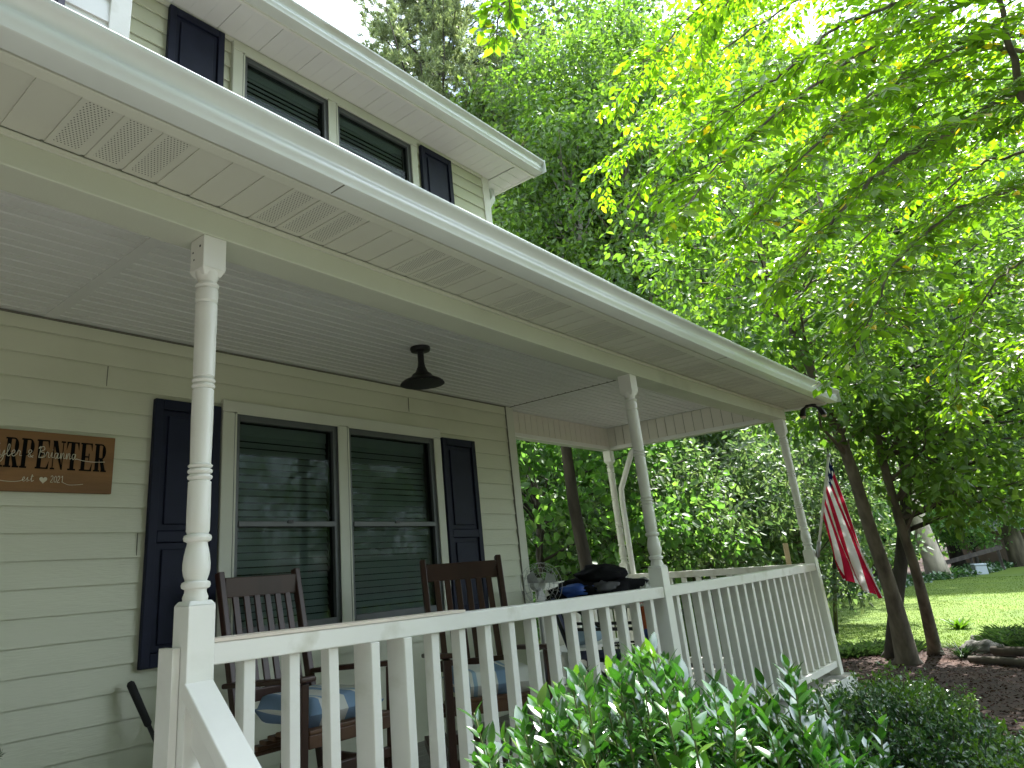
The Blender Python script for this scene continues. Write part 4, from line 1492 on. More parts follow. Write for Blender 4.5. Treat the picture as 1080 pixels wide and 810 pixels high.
# flood light under the corner soffit
fz = ZBT+sag(4.1, SGB)
fl_ = empty('flood_light', (4.17, -2.02, fz), R(-48), 'black twin head security light under the porch roof corner', 'light')
fl_.scale = (0.66, 0.66, 0.66)
autosmooth(MB().lathe([(0.075, 0.006), (0.075, -0.010), (0.05, -0.022), (0.0, -0.022)], (0, 0, 0), 24).build('mount', IRON, fl_))
for s in (-1, 1):
    MB().tube([(s*0.03, 0, -0.012), (s*0.09, 0, -0.035), (s*0.12, 0, -0.06)], 0.018, 10).build('arm', IRON, fl_, smooth=True)
    autosmooth(MB().tube([(s*0.105, 0, -0.05), (s*0.13, 0, -0.075), (s*0.15, -0.01, -0.13), (s*0.155, -0.014, -0.16)], [0.025, 0.036, 0.042, 0.046], 18).build('lamp_head', IRON, fl_), 40)
    MB().lathe([(0.0, -0.036), (0.026, -0.026), (0.040, 0.0)], (s*0.156, -0.014, -0.165), 16).build('bulb', mat('amber_bulb', (0.50, 0.36, 0.25), 0.25) if s < 0 else MATS['amber_bulb'], fl_, smooth=True)

# flag on a pole fixed to the corner post
fp0 = Vector((X3+0.02, YP-H-0.02, 1.0))
fp1 = Vector(at(874, 480, 6.30))
fd = (fp1-fp0).normalized()
flag = empty('flag_pole', fp0, 0, 'striped red and white flag with blue canton hanging from a tilted pole', 'flag')
MB().tube([fp0-fp0, fp1-fp0], 0.011, 10).build('pole', POSTW, flag, smooth=True)
MB().tube([fd*-0.03, fd*0.12], 0.018, 10).build('bracket', STEEL, flag, smooth=True)
autosmooth(MB().lathe([(0.0, -0.02), (0.016, -0.012), (0.02, 0.0), (0.012, 0.016), (0.0, 0.02)], tuple(fp1-fp0), 14).build('finial', STEEL, flag))
fm, fnt, fout = newmat('flag_cloth')
fuv = fnt.nodes.new('ShaderNodeUVMap')
fuv.uv_map = 'uv'
fs_ = fnt.nodes.new('ShaderNodeSeparateXYZ')
fnt.links.new(fuv.outputs[0], fs_.inputs[0])


def fM(op, a, b=None):
    q = fnt.nodes.new('ShaderNodeMath')
    q.operation = op
    for i, v in enumerate((a, b)):
        if v is None:
            continue
        if isinstance(v, (int, float)):
            q.inputs[i].default_value = v
        else:
            fnt.links.new(v, q.inputs[i])
    return q.outputs[0]


U, V_ = fs_.outputs[0], fs_.outputs[1]      # U along the fly, V down the hoist
stripe = fM('MODULO', fM('FLOOR', fM('MULTIPLY', V_, 13)), 2)
mixs = fnt.nodes.new('ShaderNodeMixRGB')
mixs.inputs[1].default_value = (0.46, 0.018, 0.050, 1)
mixs.inputs[2].default_value = (0.80, 0.78, 0.76, 1)
fnt.links.new(stripe, mixs.inputs[0])
canton = fM('MULTIPLY', fM('LESS_THAN', U, 0.06), fM('LESS_THAN', V_, 7/13))
cu, cv = fM('MULTIPLY', U, 12/0.42), fM('MULTIPLY', V_, 10*13/7)
chk = fM('MODULO', fM('ADD', fM('FLOOR', cu), fM('FLOOR', cv)), 2)
du, dv = fM('SUBTRACT', fM('FRACT', cu), 0.5), fM('SUBTRACT', fM('FRACT', cv), 0.5)
star = fM('MULTIPLY', fM('LESS_THAN', fM('ADD', fM('MULTIPLY', du, du), fM('MULTIPLY', dv, dv)), 0.13), chk)
mixb = fnt.nodes.new('ShaderNodeMixRGB')
mixb.inputs[1].default_value = (0.012, 0.018, 0.085, 1)
mixb.inputs[2].default_value = (0.80, 0.80, 0.80, 1)
fnt.links.new(star, mixb.inputs[0])
mixc = fnt.nodes.new('ShaderNodeMixRGB')
fnt.links.new(canton, mixc.inputs[0])
fnt.links.new(mixs.outputs[0], mixc.inputs[1])
fnt.links.new(mixb.outputs[0], mixc.inputs[2])
fd_, ft_ = fnt.nodes.new('ShaderNodeBsdfDiffuse'), fnt.nodes.new('ShaderNodeBsdfTranslucent')
fmx = fnt.nodes.new('ShaderNodeMixShader')
fmx.inputs[0].default_value = 0.22
fnt.links.new(mixc.outputs[0], fd_.inputs[0])
fnt.links.new(mixc.outputs[0], ft_.inputs[0])
fnt.links.new(fd_.outputs[0], fmx.inputs[1])
fnt.links.new(ft_.outputs[0], fmx.inputs[2])
fnt.links.new(fmx.outputs[0], fout.inputs['Surface'])
# cloth: hoist along the upper pole, fly hangs down and outwards, gathered in folds
NU, NV = 48, 40
fv, fuvs = [], []
htop, hbot = fp1-fd*0.02, fp1-fd*0.56
tipA = Vector(at(930, 631, 6.15))      # end of the bottom stripe edge at the fly (outer fold)
tipB = Vector(at(890, 610, 6.42))
for i in range(NU+1):
    u = i/NU
    for j in range(NV+1):
        v = j/NV
        h = htop.lerp(hbot, v)
        # top edge of the cloth hangs on the outer line, bottom edge folds back to the left
        e = tipA.lerp(tipB, 0.5-0.5*math.cos(math.pi*min(1, v*1.0)))
        w = u**0.82
        p = h.lerp(e, w)
        k = min(1, u*1.6)
        side = Vector((0.66, -0.75, 0))
        dep = Vector((0.75, 0.66, 0))
        p = p + dep*(0.055*math.sin(v*15+u*2.5)*k) + side*(0.022*math.sin(v*15+1.3+u*2.5)*k) + Vector((0, 0, -0.10*math.sin(math.pi*u)*(0.2+0.8*v)))
        fv.append(tuple(p-fp0))
        fuvs.append((u, 0.30+0.70*v))
ff = [(i*(NV+1)+j, (i+1)*(NV+1)+j, (i+1)*(NV+1)+j+1, i*(NV+1)+j+1) for i in range(NU) for j in range(NV)]
fmesh = bpy.data.meshes.new('cloth')
fmesh.from_pydata(fv, [], ff)
uvl = fmesh.uv_layers.new(name='uv')
for lp_ in fmesh.loops:
    uvl.data[lp_.index].uv = fuvs[lp_.vertex_index]
fmesh.polygons.foreach_set('use_smooth', [True]*len(ff))
fmesh.materials.append(fm)
fo = bpy.data.objects.new('cloth', fmesh)
COL.objects.link(fo)
fo.parent = flag

# ================================================================== PLANTS AND TREES
fyv = np.array([(x, y, ground_z(x, y)+0.012) for y in np.linspace(-11, -4.3, 12) for x in np.linspace(-18, 3.2, 30)])  # out-of-view lawn added for green bounce, dulled to soften the tint
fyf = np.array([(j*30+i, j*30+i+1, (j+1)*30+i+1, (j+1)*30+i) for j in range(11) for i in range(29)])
YARD = mat('bounce_turf', (0.055, 0.065, 0.034), 0.95, 0.4, 5, 0.6, 60)
tag(np_mesh('lawn', fyv, [fyf], YARD, smooth=True), 'unseen front lawn added to bounce dull green light onto the porch', 'lawn', kind='structure')


def ell_points(rng, n, c, r, shell=0.55):
    u = unit(rng.normal(size=(n, 3)))
    q = shell+(1-shell)*rng.random(n)**0.6
    q *= 1+0.18*np.sin(u[:, 0]*5+c[2])*np.cos(u[:, 2]*6+c[0])
    return np.array(c)+u*q[:, None]*np.array(r)


def tree_proto(name, seed, height, crown, lm, bark, L, nclump, per, tr, lean=(0, 0), crad=0.85, shape='diamond', flat=0.7, wide=0.55, trunk_to=0.86, limbs=26):
    """tapered trunk with limbs to leaf clumps. crown: list of (cx, cy, cz, rx, ry, rz, share)"""
    rng = np.random.default_rng(seed)
    root = empty(name)
    top = height*trunk_to
    ks = np.linspace(0, 1, 9)
    wob = rng.normal(size=(9, 2))*0.012*height
    wob[0] = 0
    tp = [Vector((lean[0]*k+wob[i][0]*k, lean[1]*k+wob[i][1]*k, top*k-0.15*(k == 0))) for i, k in enumerate(ks)]
    rd = [tr*(1.35 if i == 0 else 1.0-0.82*k) for i, k in enumerate(ks)]
    mb = MB().tube(tp, rd, 10)
    C = []
    for cx, cy, cz, rx, ry, rz, sh_ in crown:
        C.append(ell_points(rng, int(nclump*sh_), (cx, cy, cz), (rx, ry, rz)))
    C = np.concatenate(C)
    for q in C[rng.permutation(len(C))[:limbs]]:
        k = min(0.97, max(0.18, (q[2]/top)*0.78-0.02*rng.random()))
        i = min(7, int(k*8))
        s0 = tp[i].lerp(tp[i+1], k*8-i)
        e = Vector(q)
        m = s0.lerp(e, 0.5)+Vector((rng.normal()*0.15, rng.normal()*0.15, 0.10*(e-s0).length))
        r0 = tr*(1-0.8*k)*0.42
        mb.tube([s0, s0.lerp(m, 0.5)+Vector((0, 0, 0.03)), m, m.lerp(e, 0.5), e], [r0, r0*0.8, r0*0.55, r0*0.35, 0.008], 6)
    mb.build('trunk', bark, root, smooth=True)
    P, D, N, Ls = clump_leaves(rng, C, rng.uniform(0.6, 1.25, len(C))*crad, per, L, flat)
    leaves('crown', P, D, N, Ls, Ls*wide, lm, root, shape)
    return root


def put(o, px, depth, rz=0.0, s=1.0, label=None, group=None, first=False, cat='tree'):
    t = o if first else copy_tree(o)
    p = at(px, 590, depth)
    t.location = (p[0], p[1], ground_z(p[0], p[1])-0.02)
    t.rotation_euler = (0, 0, rz)
    t.scale = (s, s, s)
    tag(t, label, cat, group)
    return t


wv = np.array([(x, y, ground_z(x, y)+0.030) for y in np.linspace(-10.5, -2.55, 12) for x in (-4.3, -3.4, -2.5, -1.9)])  # out-of-view strip added to throw neutral bounce light on the house
wf = np.array([(j*4+i, j*4+i+1, (j+1)*4+i+1, (j+1)*4+i) for j in range(11) for i in range(3)])
tag(np_mesh('path', wv, [wf], mat('bounce_path', (0.19, 0.185, 0.175), 0.9, 0.15, 3, 0.2, 40)), 'unseen grey path added to bounce neutral light onto the house', 'path', kind='structure')

# ---- pine over the upper roof: tufts of needles on crooked limbs
def pine():
    rng = np.random.default_rng(31)
    root = empty('pine_tree')
    hgt = 25.0
    mb = MB().tube([(0, 0, -0.2), (0.1, 0, 8), (0, 0.15, 16), (0.1, 0, 21), (0, 0, hgt)], [0.30, 0.25, 0.19, 0.12, 0.03], 10)
    P, D = [], []
    for k in range(120):
        z = 12.5+(hgt-12.2)*(k/120)
        a = rng.uniform(0, 6.283)
        ln = (5.6*(1-((z-12)/15.5)**1.7)+0.6)*rng.uniform(0.6, 1.1)
        b = np.array([0, 0, z])
        e = np.array([math.cos(a)*ln, math.sin(a)*ln, z+ln*rng.uniform(0.10, 0.42)])
        m = (b+e)/2+np.array([rng.normal()*0.2, rng.normal()*0.2, -0.12*ln])
        mb.tube([b, b*0.6+m*0.4, m, m*0.5+e*0.5, e], [0.055, 0.045, 0.034, 0.022, 0.010], 5)
        for q in range(int(7+ln*6)):
            f = rng.uniform(0.30, 1.0)
            c = (m+(e-m)*(f*2-1)) if f > 0.5 else (b+(m-b)*f*2)
            c = c+rng.normal(size=3)*np.array([0.42, 0.42, 0.22])
            n = 54
            ax = unit(e-b+np.array([0, 0, 0.8])+rng.normal(size=3)*0.5)
            dd = unit(rng.normal(size=(n, 3))*0.75+ax)
            P.append(np.repeat((c+rng.normal(size=3)*0.03)[None], n, 0)+ax*rng.uniform(-0.12, 0.12, n)[:, None])
            D.append(dd)
    P, D = np.concatenate(P), np.concatenate(D)
    mb.build('trunk', BARKD, root, smooth=True)
    leaves('crown', P, D, rng.normal(size=P.shape), rng.uniform(0.17, 0.29, len(P)), 0.026, NEEDLE, root, fold=0.0)
    return root


pn = put(pine(), 505, 23, 0.5, 1.05, 'tall grey green pine with needle tufts showing above the upper gutter', None, True)
put(pn, 425, 33, 2.2, 0.95, 'farther grey green pine at the left, just above the roof edge beside open sky', None)

# ---- the wood: broadleaf kinds
pale = tree_proto('tulip_tree', 41, 19, [(0, 0, 12.0, 3.6, 3.6, 6.8, 0.8), (1.6, -0.8, 6.5, 2.4, 2.2, 2.6, 0.2)], LEAF_PALE, BARKG, 0.20, 230, 125, 0.19, crad=0.92)
mid = tree_proto('maple_tree', 42, 17, [(0, 0, 10.5, 3.8, 3.6, 6.0, 0.75), (-1.2, 0.9, 5.0, 2.8, 2.6, 2.6, 0.25)], LEAF_MID, BARK, 0.195, 230, 125, 0.20, crad=0.92)
dark = tree_proto('oak_tree', 43, 18, [(0, 0, 10.5, 4.0, 4.0, 6.5, 0.8), (0.5, 0.6, 4.6, 3.0, 3.0, 2.4, 0.2)], LEAF_DARK, BARKD, 0.195, 230, 125, 0.22, crad=0.95)
GW = 'trees of the wood beyond the porch'
L_P, L_M, L_D = ('pale green loose crowned tree in the wood beyond the porch', 'mid green tree in the wood beyond the porch', 'dark green dense tree in the wood beyond the porch')
put(pale, 665, 19, 0.3, 1.0, L_P, GW, True)
put(mid, 735, 18, 1.1, 1.05, L_M, GW, True)
put(dark, 690, 25, 2.0, 1.1, L_D, GW, True)
for px, dp, rz, s, kind in ((625, 24, 4.0, 1.02, 'p'), (720, 29, 0.9, 1.25, 'p'), (800, 22, 2.9, 1.05, 'p'), (855, 28, 5.0, 1.2, 'm'), (790, 30, 1.9, 1.25, 'd'),
                            (925, 31, 0.2, 1.15, 'm'), (1010, 33, 3.3, 1.15, 'd'), (1090, 34, 2.4, 1.15, 'm'), (1170, 33, 4.4, 1.1, 'd'), (600, 31, 5.3, 1.1, 'd'), (640, 33, 2.6, 1.3, 'm'),
                            (575, 19, 1.5, 0.66, 'm'), (880, 32, 1.5, 1.5, 'p'), (985, 33, 3.5, 1.6, 'p'), (1075, 31, 5.1, 1.55, 'm'), (1180, 30, 0.6, 1.5, 'p'), (760, 26, 4.4, 1.4, 'm'), (700, 24, 1.2, 1.4, 'p'), (640, 28, 3.1, 1.5, 'm'), (840, 27, 2.2, 1.5, 'p'), (820, 35, 0.1, 1.6, 'p')):
    o, lb = {'p': (pale, L_P), 'm': (mid, L_M), 'd': (dark, L_D)}[kind]
    put(o, px, dp, rz, s, lb, GW)

put(mid, 1300, 10.5, 1.0, 0.60, 'mid green tree added beyond the right edge to shade the mulch bed', None)  # added past the frame edge to keep sun off the mulch

# ---- understorey behind the porch
red = tree_proto('redbud_tree', 51, 5.2, [(0, 0, 3.0, 1.9, 1.8, 2.3, 1.0)], LEAF_BUSH, BARKD, 0.105, 130, 95, 0.07, crad=0.50, shape='oval', wide=0.85, limbs=40)
vib = tree_proto('viburnum_tree', 52, 4.6, [(0, 0, 2.7, 2.0, 1.9, 2.0, 1.0)], LEAF_VIB, BARK, 0.125, 130, 70, 0.06, crad=0.5, shape='oval', wide=0.48, limbs=40)
GU = 'small trees behind the porch'
put(red, 573, 9.4, 0.0, 1.0, 'bright green small tree seen through the gap beside the house corner', GU, True)
put(red, 632, 11.5, 2.0, 1.05, 'bright green small tree behind the back porch post and its downspout', GU)
put(vib, 655, 10.3, 0.4, 0.82, 'grey green small tree just left of the middle porch post', GU, True)
for px, dp, rz, s in ((730, 13.0, 1.0, 1.02), (790, 14.5, 2.5, 1.05), (845, 15.0, 3.9, 1.1), (700, 16.0, 5.0, 1.2), (760, 17.5, 0.2, 1.3)):
    put(vib, px, dp, rz, s, 'grey green small tree behind the right half of the porch rail', GU)
for px, dp, rz, s in ((600, 14, 1.0, 1.3), (545, 13, 4.1, 1.2), (820, 19, 3.0, 1.4), (880, 27, 1.2, 1.3), (940, 30, 4.0, 1.2), (1030, 31, 2.2, 1.1)):
    put(red, px, dp, rz, s, 'bright green small tree low in the wood behind the larger trees', GU)

# ---- bare trunks in the wood
GT = 'bare trunks in the wood'


def trunk(name, pts, rad, bark, label, group=None):
    o = MB().tube(pts, rad, 12).build(name, bark, smooth=True)
    return tag(o, label, 'tree trunk', group)


def ptrunk(p0, p1, depth, w, bark, label, group=None, name='bare_trunk', ext=1.0):
    a = at(p0[0], p0[1], depth)
    a[2] = ground_z(a[0], a[1])-0.1
    b = at(p1[0], p1[1], depth*1.01)
    b = a+(b-a)*ext
    rn = np.random.default_rng(int(p0[0]))
    pts = [a+(b-a)*k+np.append(rn.normal(size=2)*0.03*(0 < k < 1), 0) for k in np.linspace(0, 1, 7)]
    return trunk(name, pts, [w*(1.25 if k == 0 else 1-0.55*k) for k in np.linspace(0, 1, 7)], bark, label, group)


ptrunk((624, 640), (592, 440), 8.2, 0.095, BARKD, 'dark trunk in the gap between the house corner and the back porch post', None, ext=1.4)
for px, dx, dp, w in ((772, -22, 20, 0.17), (748, -18, 23, 0.16), (800, -24, 24, 0.20), (715, -20, 21, 0.13), (838, -22, 20, 0.16), (905, -26, 27, 0.20), (880, -24, 30, 0.2)):
    ptrunk((px, 615), (px+dx, 480), dp, w, BARKD, 'dark bare trunk in the wood beyond the right half of the porch rail', GT, ext=1.6)
pt_ = ptrunk((991, 608), (960, 528), 27, 0.37, BARKP, 'pale stripped trunk standing at the far edge of the lawn', None, 'pale_trunk', ext=1.9)
ptrunk((1078, 596), (1056, 530), 31.5, 0.36, BARKD, 'thick dark trunk at the far right beyond the lawn', None, 'dark_trunk', ext=2.5)

# ---- unseen trees behind the camera, added to shade the porch; panes reflect them
for k, (x, y, s, kind) in enumerate(((-13, -13, 1.0, 'm'), (-9.5, -15.5, 1.1, 'd'), (-6, -12.5, 0.95, 'm'), (-2.5, -15, 1.15, 'd'), (0.5, -12.5, 1.0, 'm'), (-16, -9, 1.1, 'd'), (-14.5, -5, 0.9, 'm'),
                                    (-11, -19, 1.25, 'd'), (-4, -20, 1.3, 'm'), (3, -20, 1.3, 'd'), (-2.5, -11.0, 1.0, 'd'), (-8.5, -10.5, 1.0, 'm'))):
    o = copy_tree({'m': mid, 'd': dark}[kind])
    o.location = (x, y, ground_z(x, y)-0.02)
    o.rotation_euler = (0, 0, k*1.7)
    o.scale = (s, s, s)
    tag(o, 'unseen tree behind the camera, added to shade the porch', 'tree', 'added shade trees behind the camera')

# ---- far-off wood as one mass
rng = np.random.default_rng(77)
C = []
for k in range(1500):
    a = rng.uniform(-0.75, 3.6)
    rr_ = rng.uniform(40, 62)
    front = 0.35 < a < 2.0
    top = (9+4*math.sin(a*7)+3*math.sin(a*17+1)) if front else 10
    C.append((4+rr_*math.sin(a), rr_*math.cos(a)+0, ground_z(4+rr_*math.sin(a), rr_*math.cos(a))+rng.random()**0.9*top+0.3))
for k in range(420):
    a = rng.uniform(2.6, 5.6)
    rr_ = rng.uniform(22, 34)
    C.append((-3+rr_*math.sin(a), -4+rr_*math.cos(a), -0.4+rng.random()*11))
C = np.array(C)
P, D, N, Ls = clump_leaves(rng, C, rng.uniform(1.2, 2.2, len(C)), 70, 0.42, 0.8)
tag(leaves('far_wood', P, D, N, Ls, Ls*0.6, LEAF_DARK), 'dark mass of woodland closing the view far behind the lawn and house', 'woodland', kind='stuff')


C = []
for k in range(900):
    y = rng.uniform(-12, 8)
    x = lawn_far(y)-0.2+abs(rng.normal())*3.2
    C.append((x, y, ground_z(x, y)+rng.uniform(0.0, 0.12)))
C = np.array(C)
P, D, N, Ls = clump_leaves(rng, C, rng.uniform(0.25, 0.5, len(C)), 60, 0.14, 0.45)
tag(leaves('ground_ivy', P, D, N, Ls, Ls*0.7, LEAF_HOLLY), 'dark leafy ground cover beyond the far edge of the lawn', 'ground cover', kind='stuff')

# ---- three trees rising from the mulch bed right of the flag
def yard_tree(name, path, rad, bark, label, lm, crown, L, nclump, per, seed, crad=0.55, limbs=40, shape='oval', wide=0.6):
    rng = np.random.default_rng(seed)
    root = empty(name, tuple(path[0]), 0, label, 'tree', 'trees in the mulch bed')
    b0 = np.array(path[0], float)
    pts = [Vector(np.array(p, float)-b0) for p in path]
    sp = [Vector(p) for p in smooth_line([tuple(p) for p in pts], 5)]
    n = len(sp)
    rs = np.interp(np.linspace(0, 1, n), np.linspace(0, 1, len(rad)), rad)
    rs[0] *= 1.35
    mb = MB().tube(sp, rs, 12)
    C = np.concatenate([ell_points(rng, int(nclump*c[6]), np.array(c[:3])-b0, c[3:6], 0.35) for c in crown])
    for q in C[rng.permutation(len(C))[:limbs]]:
        cand = [p for p in sp if p.z < q[2]-0.3 and p.z > 1.6] or [sp[n//2]]
        s0 = min(cand, key=lambda p: (p-Vector(q)).length)
        i = sp.index(s0)
        e = Vector(q)
        m = s0.lerp(e, 0.5)+Vector((rng.normal()*0.12, rng.normal()*0.12, 0.08*(e-s0).length))
        r0 = min(rs[i]*0.45, 0.045)
        mb.tube([s0, s0.lerp(m, 0.5), m, m.lerp(e, 0.55)+Vector((0, 0, -0.04)), e], [r0, r0*0.8, r0*0.55, r0*0.4, 0.006], 6)
    mb.build('trunk', bark, root, smooth=True)
    P, D, N, Ls = clump_leaves(rng, C, rng.uniform(0.6, 1.3, len(C))*crad, per, L, 0.55, 0.8)
    leaves('crown', P, D, N, Ls, Ls*wide, lm, root, shape)
    return root


def gpt(px, py, z=ZG):
    return on(px, py, 2, z)


bA = gpt(955, 697)
dA = 9.1
yard_tree('dogwood_tree', [gpt(958, 700)-np.array([0, 0, 0.05]), at(940, 625, dA), at(917, 556, dA), at(893, 480, dA), at(853, 385, dA+0.1), at(812, 300, dA+0.4), at(790, 200, dA+0.8)], [0.150, 0.090, 0.078, 0.067, 0.054, 0.04, 0.02], BARK,
          'leaning brown trunk, thickest of the three trees right of the flag', LEAF_MID,
          [tuple(at(815, 300, dA)) + (1.7, 1.7, 1.6, 0.30), tuple(at(900, 330, dA)) + (1.8, 1.8, 1.5, 0.35), tuple(at(880, 440, dA+0.6)) + (0.8, 0.8, 0.5, 0.07), tuple(at(850, 180, dA+1)) + (2.0, 2.0, 1.8, 0.12)], 0.115, 170, 48, 61, 0.5)
yard_tree('dogwood_tree', [gpt(987, 690)-np.array([0, 0, 0.05]), at(968, 610, dA+0.2), at(943, 530, dA+0.2), at(912, 410, dA+0.3), at(885, 300, dA+0.7), at(860, 190, dA+1.2)], [0.092, 0.060, 0.053, 0.044, 0.032, 0.018], BARK,
          'slim straight trunk, rightmost of the three trees right of the flag', LEAF_PALE,
          [tuple(at(900, 420, dA+0.6)) + (1.3, 1.3, 1.1, 0.2), tuple(at(1040, 505, dA-0.4)) + (0.9, 0.9, 0.5, 0.14), tuple(at(985, 400, dA+0.5)) + (1.5, 1.5, 1.6, 0.4), tuple(at(930, 200, dA+1.5)) + (2.2, 2.2, 2.0, 0.12)], 0.12, 140, 46, 62, 0.5)
yard_tree('dogwood_tree', [gpt(940, 693)-np.array([0, 0, 0.05]), at(945, 640, dA+0.5), at(952, 575, dA+0.6), at(955, 500, dA+0.7), at(940, 400, dA+0.8), at(950, 260, dA+1.2)], [0.11, 0.085, 0.08, 0.065, 0.045, 0.02], BARKD,
          'blackish trunk behind the other two of the three trees right of the flag', LEAF_MID,
          [tuple(at(1030, 430, dA+0.6)) + (1.5, 1.5, 1.4, 0.45), tuple(at(1010, 260, dA+1.2)) + (2.0, 2.0, 1.8, 0.15)], 0.115, 130, 46, 63, 0.5)
# low drooping leaves round the trunks, grey green like a viburnum
yard_tree('viburnum_shrub', [gpt(882, 668), at(880, 600, 10.3), at(885, 530, 10.3), at(872, 470, 10.3)], [0.035, 0.03, 0.02, 0.008], BARKD,
          'grey green leafy bush behind the flag pole', LEAF_VIB, [tuple(at(880, 500, 10.6)) + (0.9, 0.9, 1.0, 0.6), tuple(at(886, 622, 10.2)) + (0.22, 0.22, 0.4, 0.1)], 0.105, 95, 40, 64, 0.36, 30, 'oval', 0.45)

# ---- the near tree whose boughs hang over the yard from the right
def overhang():
    rng = np.random.default_rng(91)
    base = at(1330, 640, 6.6)
    base[2] = ZG-0.1
    root = empty('beech_tree', tuple(base), 0, 'yellow green leafy boughs reaching in from the right, dotted with yellow leaves', 'tree')
    tp = [base, at(1300, 400, 6.5), at(1255, 150, 6.6), at(1215, -60, 6.9), at(1190, -300, 7.6)]
    mb = MB().tube(smooth_line([tuple(p-base) for p in tp], 5), np.interp(np.linspace(0, 1, 21), [0, 0.1, 1], [0.30, 0.22, 0.07]), 12)
    limbs = [  # (pixel x, pixel y, depth) along each bough, thickness at the root
        ([(1235, 30, 6.7), (1120, -20, 6.2), (1030, 0, 5.8), (930, 43, 5.3), (843, 103, 5.0), (757, 177, 4.7), (715, 225, 4.6)], 0.030),
        ([(1245, 90, 6.6), (1140, 60, 6.1), (1080, 52, 5.8), (1027, 50, 5.6), (970, 73, 5.3), (893, 123, 5.0), (833, 183, 4.8), (790, 235, 4.7)], 0.026),
        ([(1255, 140, 6.6), (1150, 75, 6.0), (1080, 93, 5.6), (1003, 137, 5.3), (950, 167, 5.1), (907, 203, 4.9), (865, 250, 4.75), (830, 290, 4.7)], 0.040),
        ([(1275, 240, 6.5), (1160, 190, 6.0), (1080, 198, 5.6), (1020, 217, 5.4), (953, 267, 5.2), (925, 320, 5.0), (908, 360, 4.9)], 0.028),
        ([(1230, 0, 6.8), (1100, 110, 5.4), (1057, 13, 5.0), (1040, -40, 4.9)], 0.048),
        ([(1225, -20, 6.8), (1050, -60, 6.0), (953, 0, 5.7), (880, 30, 5.4), (840, 67, 5.3), (800, 95, 5.2), (745, 130, 5.1), (705, 160, 5.0)], 0.024),
        ([(1285, 300, 6.5), (1150, 240, 6.1), (1080, 275, 5.9), (1050, 300, 5.8), (1020, 347, 5.7), (1008, 410, 5.6)], 0.018),
        ([(1222, -60, 6.9), (1000, -120, 6.6), (850, -70, 6.2), (760, -10, 6.0), (700, 45, 5.9), (660, 95, 5.8)], 0.026),
        ([(1240, 60, 6.7), (1130, 130, 7.0), (1040, 150, 7.2), (950, 220, 7.3), (880, 280, 7.3), (850, 320, 7.2)], 0.030),
        ([(1250, 120, 6.6), (1150, 150, 6.8), (1080, 160, 7.0), (1010, 190, 7.2), (960, 290, 7.4), (940, 360, 7.4)], 0.028),
        ([(1290, 330, 6.5), (1190, 330, 6.7), (1110, 350, 6.9), (1050, 400, 7.1), (1010, 440, 7.2)], 0.022),
        ([(1218, -40, 6.8), (1090, -150, 6.8), (930, -130, 6.9), (820, -60, 7.0), (750, 30, 7.0), (715, 110, 7.0)], 0.030),
        ([(1235, 20, 6.7), (1050, 40, 7.2), (930, 90, 7.4), (850, 170, 7.5), (790, 240, 7.4), (755, 300, 7.3)], 0.028),
        ([(1210, -90, 6.9), (900, -220, 5.6), (680, -130, 4.4), (560, -45, 3.9), (528, 8, 3.8), (518, 30, 3.8)], 0.022),
        ([(1215, -80, 6.9), (1000, -60, 7.6), (880, -20, 8.0), (780, 40, 8.2), (690, 120, 8.2), (640, 180, 8.2)], 0.026),
        ([(1225, -30, 6.9), (1080, -30, 8.0), (960, 20, 8.6), (860, 90, 8.8), (770, 180, 8.8), (720, 250, 8.8)], 0.026),
        ([(1225, -10, 6.8), (1130, 0, 6.5), (1080, 10, 6.3), (1000, 80, 6.2), (920, 170, 6.1), (860, 240, 6.0), (820, 300, 5.9)], 0.024),
    ]
    P, D, N = [], [], []
    for li, (pp, r0) in enumerate(limbs):
        pts = smooth_line([tuple(at(a, b, c)-base) for a, b, c in pp], 7)
        n = len(pts)
        rs = [max(0.003, 0.95*r0*(1-0.92*(i/(n-1)))) for i in range(n)]
        rn = np.random.default_rng(200+li)
        pts = [np.array(p)+rn.normal(size=3)*0.010 for p in pts]
        mb.tube(pts, rs, 7)
        seg = np.array(pts)
        cum = np.concatenate([[0], np.cumsum(np.linalg.norm(np.diff(seg, axis=0), axis=1))])
        s = (0.86 if li == 13 else 0.34)*cum[-1]
        side = 1
        while s < cum[-1]:
            p = np.array([np.interp(s, cum, seg[:, i]) for i in range(3)])
            p2 = np.array([np.interp(min(s+0.1, cum[-1]), cum, seg[:, i]) for i in range(3)])
            p1 = np.array([np.interp(max(s-0.1, 0), cum, seg[:, i]) for i in range(3)])
            d = unit(p2-p1)
            hz = unit(np.cross(d, [0, 0, 1]))
            side = -side
            tl = rn.uniform(0.45, 1.5)*(1-0.62*s/cum[-1])*(0.35 if li == 13 else 1)
            td = unit(d*rn.uniform(0.4, 1.0)+hz*side*rn.uniform(0.6, 1.3)+np.array([0, 0, rn.uniform(-0.14, 0.30)]))
            q = [p+td*tl*k+np.array([0, 0, -0.13*tl*k*k]) for k in np.linspace(0, 1, 6)]
            mb.tube(q, [0.0045, 0.004, 0.0034, 0.0028, 0.002, 0.0014], 4)
            stems = [(q, tl)]
            for kk in range(3):
                f = rn.uniform(0.25, 0.75)
                b = q[0]+(q[-1]-q[0])*f
                sd = unit(td*0.7+np.cross(td, [0, 0, 1])*rn.choice([-1, 1])*0.7+np.array([0, 0, rn.uniform(-0.3, 0.1)]))
                sl_ = tl*rn.uniform(0.3, 0.55)
                qq = [b+sd*sl_*k+np.array([0, 0, -0.08*sl_*k*k]) for k in np.linspace(0, 1, 4)]
                mb.tube(qq, [0.0028, 0.0024, 0.0018, 0.0012], 3)
                stems.append((qq, sl_))
